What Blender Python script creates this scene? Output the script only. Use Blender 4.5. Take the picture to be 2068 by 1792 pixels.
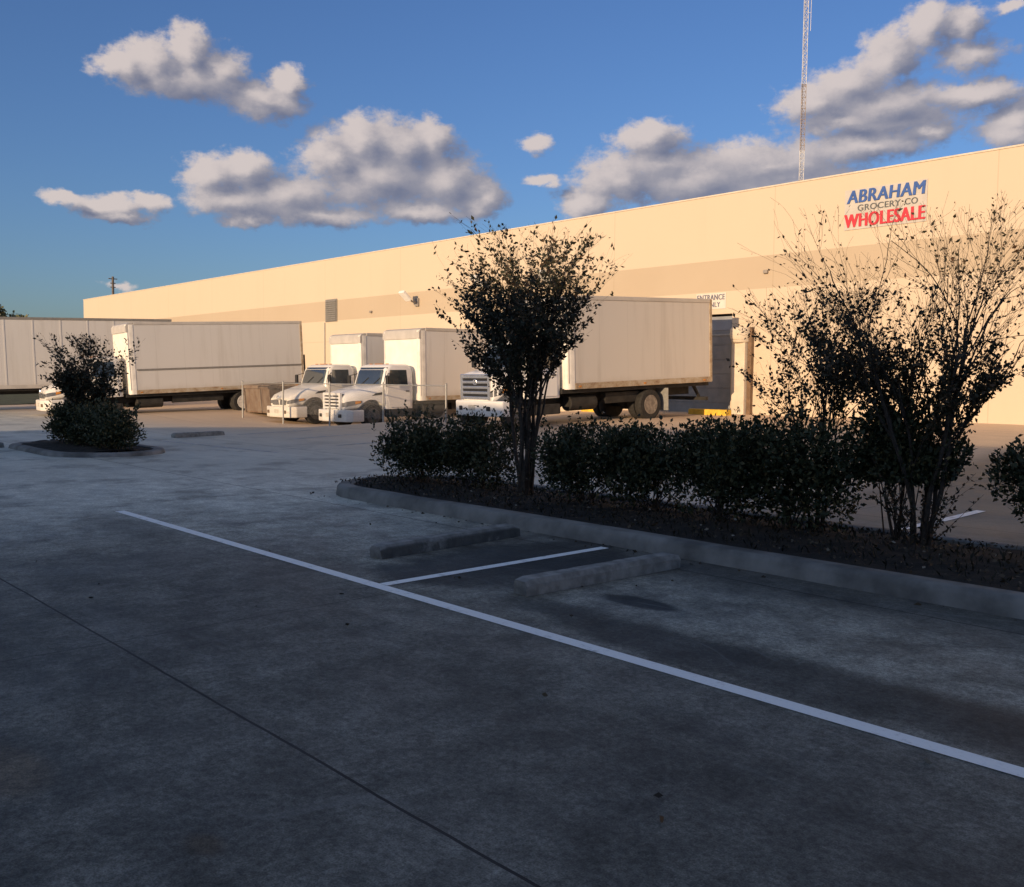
import bpy, bmesh, math, random
import numpy as np
from mathutils import Vector, Matrix, Euler
PI = math.pi; rad = math.radians
sc = bpy.context.scene
for o in list(bpy.data.objects): bpy.data.objects.remove(o)
COL = sc.collection

# ------------------------------------------------------------------ camera
cd = bpy.data.cameras.new('camera'); cam = bpy.data.objects.new('camera', cd); COL.objects.link(cam)
R_ = Vector((0.67828873, 0.7347296, 0.00983935)); U_ = Vector((-0.05526816, 0.03766072, 0.99776104))
F_ = Vector((-0.73271402, 0.67731387, -0.066152))
m = Matrix.Identity(4)
for i in range(3):
    m[i][0] = R_[i]; m[i][1] = U_[i]; m[i][2] = -F_[i]
m[0][3], m[1][3], m[2][3] = 0, 0, 1.65
cam.matrix_world = m
cd.sensor_fit = 'HORIZONTAL'; cd.sensor_width = 36; cd.lens = 36*1898.6/2068
cd.clip_start = 0.05; cd.clip_end = 3000
sc.camera = cam

# ------------------------------------------------------------------ sun and sky
SUN_EL, SUN_PHI = rad(11.0), rad(-12.0)
sdir = Vector((-math.sin(SUN_PHI)*math.cos(SUN_EL), -math.cos(SUN_PHI)*math.cos(SUN_EL), math.sin(SUN_EL)))
sl = bpy.data.lights.new('sun', 'SUN'); sl.energy = 5.0; sl.angle = rad(0.53); sl.color = (1.0, 0.70, 0.41)
so = bpy.data.objects.new('sun', sl); COL.objects.link(so)
so.rotation_euler = sdir.to_track_quat('Z', 'Y').to_euler(); so.location = (-40, -60, 40)

CLOUDS = [(-69.78,16.63,1.32,0.88),(-68.12,17.08,1.43,1.17),(-66.16,17.96,1.11,1.27),(-66.57,16.3,2.94,1.1),(-64.44,16.89,1.57,1.37),(-62.55,15.91,1.8,0.92),(-60.61,16.71,0.9,0.87),(-61.73,15.59,2.24,0.93),(-65.04,11.47,1.57,0.96),(-63.13,11.87,1.94,1.02),(-63.7,10.13,2.35,1.03),(-60.92,10.56,3.13,1.31),(-58.22,12.97,1.67,1.29),(-56.35,13.93,1.68,1.39),(-54.32,13.61,2.34,1.49),(-52.27,13.95,1.47,1.25),(-55.48,11.78,4.11,1.81),(-51.38,11.76,2.37,1.83),(-49.3,10.68,1.49,0.98),(-58.95,9.63,4.34,0.67),(-52.85,10.07,2.96,0.62),(-62.88,9.1,1.67,0.5),(-72.51,9.55,1.13,0.41),(-70.53,9.38,1.91,0.68),(-67.98,9.65,0.94,0.53),(-69.53,8.74,1.42,0.35),(-69.85,5.12,1.16,0.35),(-46.06,13.92,1.12,0.6),(-41.02,11.91,2.57,1.44),(-43.06,10.58,1.77,0.9),(-45.3,11.82,1.01,0.39),(-36.66,11.73,4.23,1.5),(-39.31,14.07,2.17,1.02),(-32.17,12.38,4.32,1.12),(-27.1,13.22,3.81,0.88),(-31.04,11.25,5.31,1.08),(-23.81,13.62,1.53,0.55),(-30.09,15.6,2.13,0.97),(-28.12,16.36,1.82,1.2),(-26.09,17.5,1.67,1.36),(-24.31,18.93,1.33,1.22),(-22.43,18.81,1.2,0.84),(-20.21,19.26,0.92,0.36),(-26.39,15.2,3.76,1.1),(-21.92,15.31,2.59,0.73),(-19.63,13.96,1.6,1.01),(-19.48,13.14,2.04,0.83),(-28.46,14.55,2.61,0.62),(-33,12.9,6.5,1.2),(-26,14.3,6,1.0),(-38.5,12.8,4.5,1.3),(-22,17.2,2.6,1.1),(-61.6,15.2,2.6,.9),(-49.6,11.2,2.2,1.1)]
HAZY = {(-33, 6.5), (-26, 6), (-38.5, 4.5), (-22, 2.6), (-61.6, 2.6), (-49.6, 2.2)}

def cloud_group():
    g = bpy.data.node_groups.new('cloud_density', 'ShaderNodeTree')
    g.interface.new_socket('V', in_out='INPUT', socket_type='NodeSocketVector')
    g.interface.new_socket('D', in_out='OUTPUT', socket_type='NodeSocketFloat')
    g.interface.new_socket('S', in_out='OUTPUT', socket_type='NodeSocketFloat')
    n, l = g.nodes, g.links
    gi = n.new('NodeGroupInput'); go = n.new('NodeGroupOutput')
    nz = n.new('ShaderNodeTexNoise'); nz.noise_dimensions = '2D'
    nz.inputs['Scale'].default_value = 0.42; nz.inputs['Detail'].default_value = 7; nz.inputs['Roughness'].default_value = 0.58
    st = n.new('ShaderNodeVectorMath'); st.operation = 'MULTIPLY'; st.inputs[1].default_value = (1, 1.5, 1)
    l.new(gi.outputs[0], st.inputs[0]); l.new(st.outputs[0], nz.inputs['Vector'])
    # domain warp
    sub = n.new('ShaderNodeVectorMath'); sub.operation = 'SUBTRACT'; sub.inputs[1].default_value = (.5, .5, .5)
    l.new(nz.outputs['Color'], sub.inputs[0])
    sca = n.new('ShaderNodeVectorMath'); sca.operation = 'MULTIPLY'; sca.inputs[1].default_value = (2.0, 1.3, 0)
    l.new(sub.outputs[0], sca.inputs[0])
    add = n.new('ShaderNodeVectorMath'); add.operation = 'ADD'
    l.new(gi.outputs[0], add.inputs[0]); l.new(sca.outputs[0], add.inputs[1])
    prev = None
    for a, e, ra, re in CLOUDS:
        ma = n.new('ShaderNodeVectorMath'); ma.operation = 'MULTIPLY_ADD'
        ma.inputs[1].default_value = (1/ra, 1/re, 0); ma.inputs[2].default_value = (-a/ra, -e/re, 0)
        l.new(add.outputs[0], ma.inputs[0])
        ln = n.new('ShaderNodeVectorMath'); ln.operation = 'LENGTH'; l.new(ma.outputs[0], ln.inputs[0])
        lo = ln.outputs['Value']
        if ra < .75 or a in (-69.85, -64.47) or (a, ra) in HAZY:
            ad = n.new('ShaderNodeMath'); ad.operation = 'ADD'; ad.inputs[1].default_value = .30 if (a, ra) in HAZY else (.66 if ra < .5 or a < -73 else .45); l.new(lo, ad.inputs[0]); lo = ad.outputs[0]
        if prev is None: prev = lo
        else:
            mi = n.new('ShaderNodeMath'); mi.operation = 'SMOOTH_MIN'; mi.inputs[2].default_value = .60
            l.new(prev, mi.inputs[0]); l.new(lo, mi.inputs[1]); prev = mi.outputs[0]
    s1 = n.new('ShaderNodeMath'); s1.operation = 'SUBTRACT'; s1.inputs[0].default_value = 1.16; l.new(prev, s1.inputs[1]); l.new(s1.outputs[0], go.inputs[1])
    nb = n.new('ShaderNodeTexNoise'); nb.noise_dimensions = '2D'
    nb.inputs['Scale'].default_value = 1.1; nb.inputs['Detail'].default_value = 9; nb.inputs['Roughness'].default_value = 0.63
    l.new(st.outputs[0], nb.inputs['Vector'])
    m2 = n.new('ShaderNodeMath'); m2.operation = 'MULTIPLY_ADD'; m2.inputs[1].default_value = 0.95; m2.inputs[2].default_value = -0.475
    l.new(nb.outputs[0], m2.inputs[0])
    a2 = n.new('ShaderNodeMath'); a2.operation = 'ADD'; l.new(s1.outputs[0], a2.inputs[0]); l.new(m2.outputs[0], a2.inputs[1])
    l.new(a2.outputs[0], go.inputs[0])
    return g

W = bpy.data.worlds.new('World'); sc.world = W; W.use_nodes = True
n, l = W.node_tree.nodes, W.node_tree.links
n.clear()
out = n.new('ShaderNodeOutputWorld')
sky = n.new('ShaderNodeTexSky'); sky.sky_type = 'NISHITA'; sky.sun_disc = False
sky.sun_elevation = SUN_EL; sky.sun_rotation = math.atan2(sdir.x, sdir.y); sky.altitude = 0
sky.air_density = 1.15; sky.dust_density = 0.9; sky.ozone_density = 2.6
bgs = n.new('ShaderNodeBackground'); bgs.inputs['Strength'].default_value = 0.105
tint = n.new('ShaderNodeMix'); tint.data_type = 'RGBA'; tint.blend_type = 'MULTIPLY'; tint.inputs[0].default_value = 1.0
tint.inputs[7].default_value = (.68, .86, 1.30, 1); l.new(sky.outputs[0], tint.inputs[6]); l.new(tint.outputs[2], bgs.inputs[0])
tc = n.new('ShaderNodeTexCoord'); sx = n.new('ShaderNodeSeparateXYZ'); l.new(tc.outputs['Generated'], sx.inputs[0])
at = n.new('ShaderNodeMath'); at.operation = 'ARCTAN2'; l.new(sx.outputs[0], at.inputs[0]); l.new(sx.outputs[1], at.inputs[1])
asn = n.new('ShaderNodeMath'); asn.operation = 'ARCSINE'; l.new(sx.outputs[2], asn.inputs[0])
cb = n.new('ShaderNodeCombineXYZ'); l.new(at.outputs[0], cb.inputs[0]); l.new(asn.outputs[0], cb.inputs[1])
dg = n.new('ShaderNodeVectorMath'); dg.operation = 'SCALE'; dg.inputs['Scale'].default_value = 180/PI; l.new(cb.outputs[0], dg.inputs[0])
cg = cloud_group()
g1 = n.new('ShaderNodeGroup'); g1.node_tree = cg; l.new(dg.outputs[0], g1.inputs[0])
off = n.new('ShaderNodeVectorMath'); off.operation = 'ADD'; off.inputs[1].default_value = (-1.05, 0.75, 0); l.new(dg.outputs[0], off.inputs[0])
g2 = n.new('ShaderNodeGroup'); g2.node_tree = cg; l.new(off.outputs[0], g2.inputs[0])
df = n.new('ShaderNodeMath'); df.operation = 'SUBTRACT'; l.new(g1.outputs[1], df.inputs[0]); l.new(g2.outputs[1], df.inputs[1])
df2 = n.new('ShaderNodeMath'); df2.operation = 'SUBTRACT'; l.new(g1.outputs[0], df2.inputs[0]); l.new(g2.outputs[0], df2.inputs[1])
dfc = n.new('ShaderNodeMath'); dfc.operation = 'MULTIPLY_ADD'; dfc.inputs[1].default_value = .30; l.new(df2.outputs[0], dfc.inputs[0]); l.new(df.outputs[0], dfc.inputs[2])
mr = n.new('ShaderNodeMapRange'); mr.interpolation_type = 'SMOOTHSTEP'
mr.inputs['From Min'].default_value = -1.05; mr.inputs['From Max'].default_value = 1.15
l.new(dfc.outputs[0], mr.inputs['Value'])
cr = n.new('ShaderNodeValToRGB'); e = cr.color_ramp.elements
e[0].position = 0.0; e[0].color = (.16, .175, .255, 1); e[1].position = 1.0; e[1].color = (.68, .59, .555, 1)
x = cr.color_ramp.elements.new(0.5); x.color = (.345, .325, .36, 1)
l.new(mr.outputs[0], cr.inputs[0])
bgc = n.new('ShaderNodeBackground'); bgc.inputs['Strength'].default_value = 1.0; l.new(cr.outputs[0], bgc.inputs[0])
mk = n.new('ShaderNodeMapRange'); mk.interpolation_type = 'SMOOTHSTEP'
mk.inputs['From Min'].default_value = -0.14; mk.inputs['From Max'].default_value = 0.50
l.new(g1.outputs[0], mk.inputs['Value'])
mx = n.new('ShaderNodeMixShader'); mkf = n.new('ShaderNodeMath'); mkf.operation = 'MULTIPLY'; mkf.inputs[1].default_value = .93; l.new(mk.outputs[0], mkf.inputs[0])
l.new(mkf.outputs[0], mx.inputs[0]); l.new(bgs.outputs[0], mx.inputs[1]); l.new(bgc.outputs[0], mx.inputs[2])
# broken cloud added outside the view to neutralise and brighten the ambient light
def mrange(v, a, b):
    q = n.new('ShaderNodeMapRange'); q.interpolation_type = 'SMOOTHSTEP'; l.new(v, q.inputs['Value']); q.inputs['From Min'].default_value = a; q.inputs['From Max'].default_value = b; return q.outputs[0]
def mth(op, a, b):
    q = n.new('ShaderNodeMath'); q.operation = op
    for i, v in enumerate((a, b)):
        if hasattr(v, 'is_linked'): l.new(v, q.inputs[i])
        else: q.inputs[i].default_value = v
    return q.outputs[0]
sd = n.new('ShaderNodeSeparateXYZ'); l.new(dg.outputs[0], sd.inputs[0])
outside = mth('MAXIMUM', mrange(sd.outputs[1], 24, 36), mth('MAXIMUM', mrange(sd.outputs[0], -8, 8), mrange(sd.outputs[0], -86, -100)))
on = n.new('ShaderNodeTexNoise'); on.inputs['Scale'].default_value = 2.2; on.inputs['Detail'].default_value = 5; l.new(tc.outputs['Generated'], on.inputs['Vector'])
om = mth('MULTIPLY', outside, mrange(on.outputs[0], .54, .65))
bgo = n.new('ShaderNodeBackground'); bgo.inputs[0].default_value = (.72, .73, .62, 1); bgo.inputs['Strength'].default_value = 1.0
mx2 = n.new('ShaderNodeMixShader'); l.new(om, mx2.inputs[0]); l.new(mx.outputs[0], mx2.inputs[1]); l.new(bgo.outputs[0], mx2.inputs[2])
l.new(mx2.outputs[0], out.inputs[0])
W.cycles.sampling_method = 'MANUAL'; W.cycles.sample_map_resolution = 512

vs = sc.view_settings; vs.view_transform = 'Standard'; vs.look = 'None'; vs.exposure = 0.0; vs.gamma = 1.0; vs.use_curve_mapping = False
sc.cycles.use_denoising = True; sc.cycles.max_bounces = 6; sc.cycles.diffuse_bounces = 4
sc.cycles.sample_clamp_indirect = 4; sc.cycles.transparent_max_bounces = 12

# ------------------------------------------------------------------ materials
class N:
    """tiny node builder on a material"""
    def __init__(s, name):
        s.m = bpy.data.materials.new(name); s.m.use_nodes = True
        s.n, s.l = s.m.node_tree.nodes, s.m.node_tree.links
        s.b = s.n['Principled BSDF']
        s.tc = s.n.new('ShaderNodeTexCoord'); s.co = s.tc.outputs['Object']
    def set(s, k, v):
        i = s.b.inputs[k]
        if hasattr(v, 'is_linked'): s.l.new(v, i)
        else: i.default_value = v
    def math(s, op, a, b=None, c=None, clamp=False):
        x = s.n.new('ShaderNodeMath'); x.operation = op; x.use_clamp = clamp
        for i, v in enumerate((a, b, c)):
            if v is None: continue
            if hasattr(v, 'is_linked'): s.l.new(v, x.inputs[i])
            else: x.inputs[i].default_value = v
        return x.outputs[0]
    def noise(s, scale, detail=5, rough=.55, stretch=None, vec=None, color=False):
        x = s.n.new('ShaderNodeTexNoise'); x.inputs['Scale'].default_value = scale
        x.inputs['Detail'].default_value = detail; x.inputs['Roughness'].default_value = rough
        v = vec or s.co
        if stretch:
            mp = s.n.new('ShaderNodeMapping'); mp.inputs['Scale'].default_value = stretch; s.l.new(v, mp.inputs[0]); v = mp.outputs[0]
        s.l.new(v, x.inputs['Vector'])
        return x.outputs['Color' if color else 0]
    def xyz(s):
        x = s.n.new('ShaderNodeSeparateXYZ'); s.l.new(s.co, x.inputs[0]); return x.outputs
    def rng(s, v, a, b, c=0., d=1., smooth=True):
        x = s.n.new('ShaderNodeMapRange'); x.interpolation_type = 'SMOOTHSTEP' if smooth else 'LINEAR'
        s.l.new(v, x.inputs['Value'])
        for k, w in zip(('From Min', 'From Max', 'To Min', 'To Max'), (a, b, c, d)): x.inputs[k].default_value = w
        return x.outputs[0]
    def mix(s, f, a, b, mode='MIX'):
        x = s.n.new('ShaderNodeMix'); x.data_type = 'RGBA'; x.blend_type = mode
        for i, v in ((0, f), (6, a), (7, b)):
            if hasattr(v, 'is_linked'): s.l.new(v, x.inputs[i])
            elif i == 0: x.inputs[0].default_value = v
            else: x.inputs[i].default_value = (*v, 1) if len(v) == 3 else v
        return x.outputs[2]
    def ramp(s, f, stops):
        x = s.n.new('ShaderNodeValToRGB'); s.l.new(f, x.inputs[0]); e = x.color_ramp.elements
        while len(e) > len(stops): e.remove(e[-1])
        while len(e) < len(stops): e.new(1)
        for el, (p, c) in zip(e, stops): el.position = p; el.color = (*c, 1)
        return x.outputs[0]
    def bump(s, h, strength=.3, dist=.01):
        x = s.n.new('ShaderNodeBump'); x.inputs['Strength'].default_value = strength; x.inputs['Distance'].default_value = dist
        s.l.new(h, x.inputs['Height']); s.l.new(x.outputs[0], s.b.inputs['Normal'])

def simple(name, col, rough=.6, metal=0., var=.15, scale=6., bump=0., spec=.5):
    q = N(name); f = q.noise(scale, 6)
    lo = tuple(c*(1-var) for c in col); hi = tuple(min(1, c*(1+var)) for c in col)
    q.set('Base Color', q.mix(q.rng(f, .3, .7), lo, hi)); q.set('Roughness', rough); q.set('Metallic', metal)
    q.set('Specular IOR Level', spec)
    if bump: q.bump(q.noise(scale*6, 4), bump, .01)
    return q.m

def mat_concrete_lot():
    q = N('stained_concrete'); X, Y, Z = q.xyz()
    big = q.noise(.22, 6, .6); med = q.noise(.9, 6, .62, (1, 1.6, 1)); fine = q.noise(9, 6, .65); speck = q.noise(70, 3, .7)
    streak = q.noise(1.1, 5, .6, (.12, 1.6, 1))
    # albedo 0..1 from worn light concrete to traffic grime
    f = q.math('ADD', q.math('MULTIPLY', big, .45), q.math('MULTIPLY', med, .42))
    f = q.math('ADD', f, q.math('MULTIPLY', streak, .34))
    f = q.rng(f, .46, .80)
    # grime built up in the lane nearest the building front and in the stalls
    lane = q.rng(Y, 5.6, 3.6, 0., 1.); lane = q.math('MULTIPLY', lane, q.rng(X, -13., -7.5, 0.15, 1.))
    def blob(cx, cy, rx, ry, soft=.6):
        dx = q.math('MULTIPLY', q.math('SUBTRACT', X, cx), 1/rx); dy = q.math('MULTIPLY', q.math('SUBTRACT', Y, cy), 1/ry)
        d = q.math('SQRT', q.math('ADD', q.math('MULTIPLY', dx, dx), q.math('MULTIPLY', dy, dy)))
        d = q.math('ADD', d, q.math('MULTIPLY', q.math('SUBTRACT', med, .5), 1.1))
        return q.rng(d, 1.0, 1.0-soft)
    park = blob(-6.3, 5.9, 1.2, 2.3, .45); strip = q.math('MULTIPLY', q.rng(Y, 6.0, 6.9), q.rng(X, -7.6, -6.4))
    strip2 = q.math('MULTIPLY', blob(-3.0, 4.7, 3.4, .55), .9)
    light1 = blob(-3.4, 5.5, 2.1, .7)
    st1 = blob(-4.5, 5.45, .42, .16, .35)
    edge = blob(-10.2, 3.9, 2.2, .45)
    g = q.math('MAXIMUM', q.math('MULTIPLY', lane, .72), park); g = q.math('MAXIMUM', g, q.math('MULTIPLY', strip, .75)); g = q.math('MAXIMUM', g, strip2)
    g = q.math('MAXIMUM', g, q.math('MULTIPLY', edge, .6))
    g = q.math('SUBTRACT', g, q.math('MULTIPLY', light1, .45), clamp=True)
    g = q.math('MAXIMUM', g, st1)
    court_sun = q.rng(Y, 9., 17.)
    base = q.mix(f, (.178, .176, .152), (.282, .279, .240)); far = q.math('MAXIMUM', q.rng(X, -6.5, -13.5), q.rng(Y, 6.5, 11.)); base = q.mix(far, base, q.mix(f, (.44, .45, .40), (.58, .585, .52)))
    base = q.mix(court_sun, base, q.mix(f, (.60, .45, .31), (.67, .51, .36)))  # warm orange sunlight on the truck court put into its colour
    grime = q.mix(f, (.012, .0125, .012), (.060, .061, .057))
    pat = q.noise(.75, 7, .68)
    c = q.mix(q.math('MULTIPLY', q.rng(pat, .50, .36), q.rng(Y, 16, 8, 0., .5)), base, (.070, .072, .070))
    c = q.mix(q.math('MULTIPLY', g, .93), c, grime)
    rust = q.math('MAXIMUM', blob(-4.25, 1.05, .42, .2), blob(-3.1, 1.4, .14, .09))
    c = q.mix(q.math('MULTIPLY', rust, .5), c, (.10, .068, .035))
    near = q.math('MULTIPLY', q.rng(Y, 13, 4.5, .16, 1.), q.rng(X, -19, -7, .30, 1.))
    def mult(c, v, lo, hi, a=.32, b=.68):
        return q.mix(near, c, q.mix(1., c, q.rng(v, a, b, lo, hi), 'MULTIPLY'))
    c = mult(c, q.noise(1.7, 9, .72), .66, 1.36)
    c = mult(c, q.noise(6.5, 8, .74, (1, .75, 1)), .72, 1.34)
    c = mult(c, q.noise(30, 6, .75), .62, 1.5)
    c = mult(c, q.noise(120, 3, .7), .80, 1.26)
    c = q.mix(q.rng(speck, .66, .74, 0., .5), c, (.38, .385, .38))
    # tyre scuffs and old drag marks, curved and faint
    wv0 = q.n.new('ShaderNodeVectorMath'); wv0.operation = 'MULTIPLY_ADD'; q.l.new(q.noise(.35, 2, .5, color=True), wv0.inputs[0]); wv0.inputs[1].default_value = (3.5, 3.5, 0); q.l.new(q.co, wv0.inputs[2])
    scf = q.noise(2.0, 5, .6, (.35, 4.2, 1), vec=wv0.outputs[0]); c = q.mix(q.math('MULTIPLY', q.rng(scf, .60, .70, 0., .20), near), c, (.24, .245, .24))
    sc2 = q.noise(1.6, 5, .7, (.25, 3.4, 1), vec=wv0.outputs[0]); c = q.mix(q.math('MULTIPLY', q.rng(sc2, .58, .70, 0., .35), near), c, (.03, .031, .03))
    def joint(v, o, p, w):
        t = q.math('FRACT', q.math('MULTIPLY', q.math('SUBTRACT', v, o-p/2), 1/p))
        return q.math('LESS_THAN', q.math('ABSOLUTE', q.math('SUBTRACT', t, .5)), w/p/2)
    wob = q.math('MULTIPLY', q.math('SUBTRACT', q.noise(1.5, 3), .5), .03)
    jx = joint(q.math('ADD', X, wob), -5.92, 9.2, .012); jy = joint(q.math('ADD', Y, wob), 2.09, 4.6, .016)
    j = q.math('MAXIMUM', q.math('MULTIPLY', jx, .75), jy)
    c = q.mix(j, c, (.012, .012, .013))
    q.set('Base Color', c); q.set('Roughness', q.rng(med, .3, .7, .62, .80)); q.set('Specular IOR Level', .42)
    h = q.math('SUBTRACT', q.math('ADD', q.math('MULTIPLY', fine, .5), q.math('MULTIPLY', speck, .25)), q.math('MULTIPLY', j, 1.2))
    q.bump(h, .35, .006)
    return q.m

def mat_wall(base, band):
    q = N('painted_tilt_wall'); X, Y, Z = q.xyz()
    big = q.noise(.25, 5, .6); drip = q.noise(1.0, 5, .6, (1.2, 1, .12)); fine = q.noise(30, 4)
    isb = q.math('MULTIPLY', q.math('GREATER_THAN', Z, 4.98), q.math('LESS_THAN', Z, 6.12))
    c = q.mix(isb, base, band)
    c = q.mix(q.rng(drip, .5, .75, 0., .08), c, (.40, .34, .26))
    c = q.mix(q.rng(big, .35, .7, 0., .10), c, (.64, .57, .46))
    t = q.math('FRACT', q.math('MULTIPLY', q.math('ADD', X, 18.1+3.65), 1/7.3))
    jv = q.math('LESS_THAN', q.math('ABSOLUTE', q.math('SUBTRACT', t, .5)), .0022)
    jh = q.math('LESS_THAN', q.math('ABSOLUTE', q.math('SUBTRACT', Z, 3.8)), .015)
    j = q.math('MAXIMUM', jv, jh)
    c = q.mix(q.math('MULTIPLY', j, .24), c, (.30, .22, .14))
    q.set('Base Color', c); q.set('Roughness', .85); q.set('Specular IOR Level', .25)
    q.bump(q.math('SUBTRACT', q.math('MULTIPLY', fine, .4), q.math('MULTIPLY', j, 1.5)), .35, .008)
    return q.m

def mat_box(col, dirt=.35):
    """truck box skin: off-white panels with rivet seams and road film"""
    q = N('box_skin'); X, Y, Z = q.xyz()
    drip = q.noise(1.4, 6, .6, (2.2, 2.2, .18)); big = q.noise(.5, 4)
    c = q.mix(q.rng(drip, .48, .72, 0., dirt), col, (.42, .39, .35))
    c = q.mix(q.rng(big, .4, .7, 0., .10), c, (.52, .49, .45))
    c = q.mix(q.rng(q.math('ADD', Z, q.math('MULTIPLY', drip, .5)), 1.75, 1.25, 0., .45), c, (.36, .29, .21))
    t = q.math('FRACT', q.math('MULTIPLY', Y, 1/1.22)); seam = q.math('LESS_THAN', q.math('ABSOLUTE', q.math('SUBTRACT', t, .5)), .006)
    c = q.mix(q.math('MULTIPLY', seam, .22), c, (.3, .29, .28))
    q.set('Base Color', c); q.set('Roughness', .48); q.set('Specular IOR Level', .4)
    q.bump(q.math('ADD', q.math('MULTIPLY', q.noise(.8, 2), 1.), q.math('MULTIPLY', seam, .3)), .25, .02)
    return q.m

def mat_paint(name, col, dirt=.2):
    q = N(name); X, Y, Z = q.xyz(); nz = q.noise(2.5, 6, .6); fn = q.noise(14, 5)
    c = q.mix(q.rng(nz, .45, .75, 0., dirt), col, tuple(k*.62 for k in col))
    c = q.mix(q.rng(q.math('ADD', Z, q.math('MULTIPLY', fn, .3)), .85, .45, 0., .35), c, (.30, .26, .21))
    q.set('Base Color', c); q.set('Roughness', .32); q.set('Coat Weight', .25); q.set('Coat Roughness', .15)
    return q.m

def mat_rail():
    q = N('grimy_rail'); nz = q.noise(5, 6, .65, (1, .6, 1)); n2 = q.noise(20, 4)
    c = q.ramp(nz, [(.3, (.50, .45, .38)), (.5, (.38, .30, .20)), (.7, (.22, .13, .07))])
    q.set('Base Color', q.mix(q.rng(n2, .4, .7, 0., .4), c, (.45, .40, .33))); q.set('Roughness', .6)
    return q.m

def mat_rust():
    q = N('rusty_steel'); nz = q.noise(3, 7, .65, (1, 1, .5)); n2 = q.noise(14, 5)
    c = q.ramp(nz, [(.28, (.07, .04, .028)), (.45, (.14, .085, .052)), (.58, (.19, .14, .10)), (.75, (.14, .07, .035))])
    q.set('Base Color', q.mix(q.rng(n2, .45, .7, 0., .4), c, (.22, .17, .13))); q.set('Roughness', .75); q.bump(n2, .3, .01)
    return q.m

def mat_leaf(name, stops):
    q = N(name); gm = q.n.new('ShaderNodeNewGeometry')
    c = q.ramp(gm.outputs['Random Per Island'], stops)
    q.set('Base Color', c); q.set('Roughness', .55); q.set('Specular IOR Level', .3)
    q.set('Subsurface Weight', 0.0)
    return q.m

def mat_glass():
    q = N('tinted_glass'); nz = q.noise(1.5, 3)
    q.set('Base Color', q.mix(nz, (.02, .028, .032), (.055, .065, .07))); q.set('Roughness', .04); q.set('Specular IOR Level', .9); q.set('Coat Weight', 1.); q.set('Coat Roughness', .03)
    return q.m

M = {}
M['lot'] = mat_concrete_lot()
M['wall'] = mat_wall((.60, .50, .385), (.475, .39, .29))
M['wall_back'] = simple('plain_render_wall', (.42, .38, .33), .85, var=.1, scale=.6)
M['kerb'] = simple('kerb_concrete', (.17, .172, .165), .85, var=.45, scale=2.2, bump=.5)
M['stop'] = simple('wheel_stop_concrete', (.23, .23, .22), .9, var=.3, scale=9, bump=.5)

def mat_stop_dirty():
    q = N('grimy_wheel_stop'); X, Y, Z = q.xyz(); a = q.noise(4, 6, .65)
    d = q.math('MULTIPLY', q.rng(Y, -.070, -.082), q.rng(a, .36, .5))      # tyre-blackened long side
    c = q.mix(q.rng(q.noise(9, 6), .3, .7), (.16, .162, .155), (.29, .29, .28))
    q.set('Base Color', q.mix(q.math('MULTIPLY', d, .7), c, (.035, .036, .036))); q.set('Roughness', .9); q.bump(q.noise(40, 4), .5, .01); return q.m
M['stop_dirty'] = mat_stop_dirty()
M['soil'] = simple('mulch_soil', (.013, .011, .009), .95, var=.6, scale=9, bump=1.)
M['grass'] = simple('verge_grass', (.045, .055, .022), .9, var=.5, scale=2, bump=1.)
def mat_line():
    q = N('white_lane_paint'); w = q.noise(7, 6, .7); w2 = q.noise(45, 4, .7)
    c = q.mix(q.rng(w2, .52, .75, 0., .35), (.90, .92, .92), (.55, .56, .56))
    c = q.mix(q.rng(w, .54, .72, 0., .6), c, (.22, .225, .225)); q.set('Base Color', c); q.set('Roughness', .6)
    return q.m
M['line'] = mat_line()
M['line_old'] = simple('faded_lane_paint', (.40, .40, .41), .75, var=.4, scale=5)
M['box'] = mat_box((.70, .685, .66)); M['box2'] = mat_box((.62, .605, .585), .3); M['box3'] = mat_box((.60, .57, .53), .4)
M['boxfront'] = simple('box_front_panel', (.84, .80, .72), .5, var=.06, scale=2)
M['boxtrim'] = simple('aluminium_trim', (.50, .47, .43), .5, 0., var=.08, scale=2)
M['post'] = simple('white_corner_post', (.78, .75, .69), .45, var=.12, scale=3)
M['rail'] = mat_rail(); M['rust'] = mat_rust()
M['paint'] = mat_paint('white_truck_paint', (.80, .79, .77)); M['paint2'] = mat_paint('cream_truck_paint', (.80, .765, .70))
M['rubber'] = simple('tyre_rubber', (.022, .021, .020), .85, var=.35, scale=12)
M['rim'] = simple('dusty_steel_rim', (.22, .19, .16), .6, .1, var=.35, scale=8)
M['rimshade'] = simple('shaded_steel_rim', (.075, .07, .065), .6, var=.3, scale=8)  # shade under the wheel arches put into the rim colour
M['rimwhite'] = simple('painted_white_rim', (.62, .60, .56), .5, var=.2, scale=8)
M['black'] = simple('black_plastic', (.016, .016, .017), .5, var=.2)
M['chassis'] = simple('dark_chassis', (.025, .023, .021), .8, var=.4, scale=4)
M['chrome'] = simple('chrome_trim', (.72, .72, .74), .22, .85, var=.08)
M['glass'] = mat_glass()
M['lens'] = simple('headlamp_lens', (.20, .20, .205), .15, .3, var=.2, scale=10, spec=.9)
M['amber'] = simple('amber_lens', (.55, .22, .04), .2, var=.1)
M['plate'] = simple('plate_white', (.55, .52, .46), .5, var=.15, scale=20)
M['galv'] = simple('galvanised_steel', (.34, .34, .33), .5, .35, var=.12, scale=10)
M['vent'] = simple('grey_louvre', (.22, .21, .195), .6, var=.1, scale=8)
M['door'] = simple('grey_roller_door', (.23, .235, .24), .6, var=.15, scale=2)
M['doorlite'] = simple('blue_grey_door_panel', (.27, .29, .33), .45, var=.1, scale=2)
M['pillar'] = simple('cream_pillar', (.62, .55, .45), .75, var=.08, scale=3)
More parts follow.
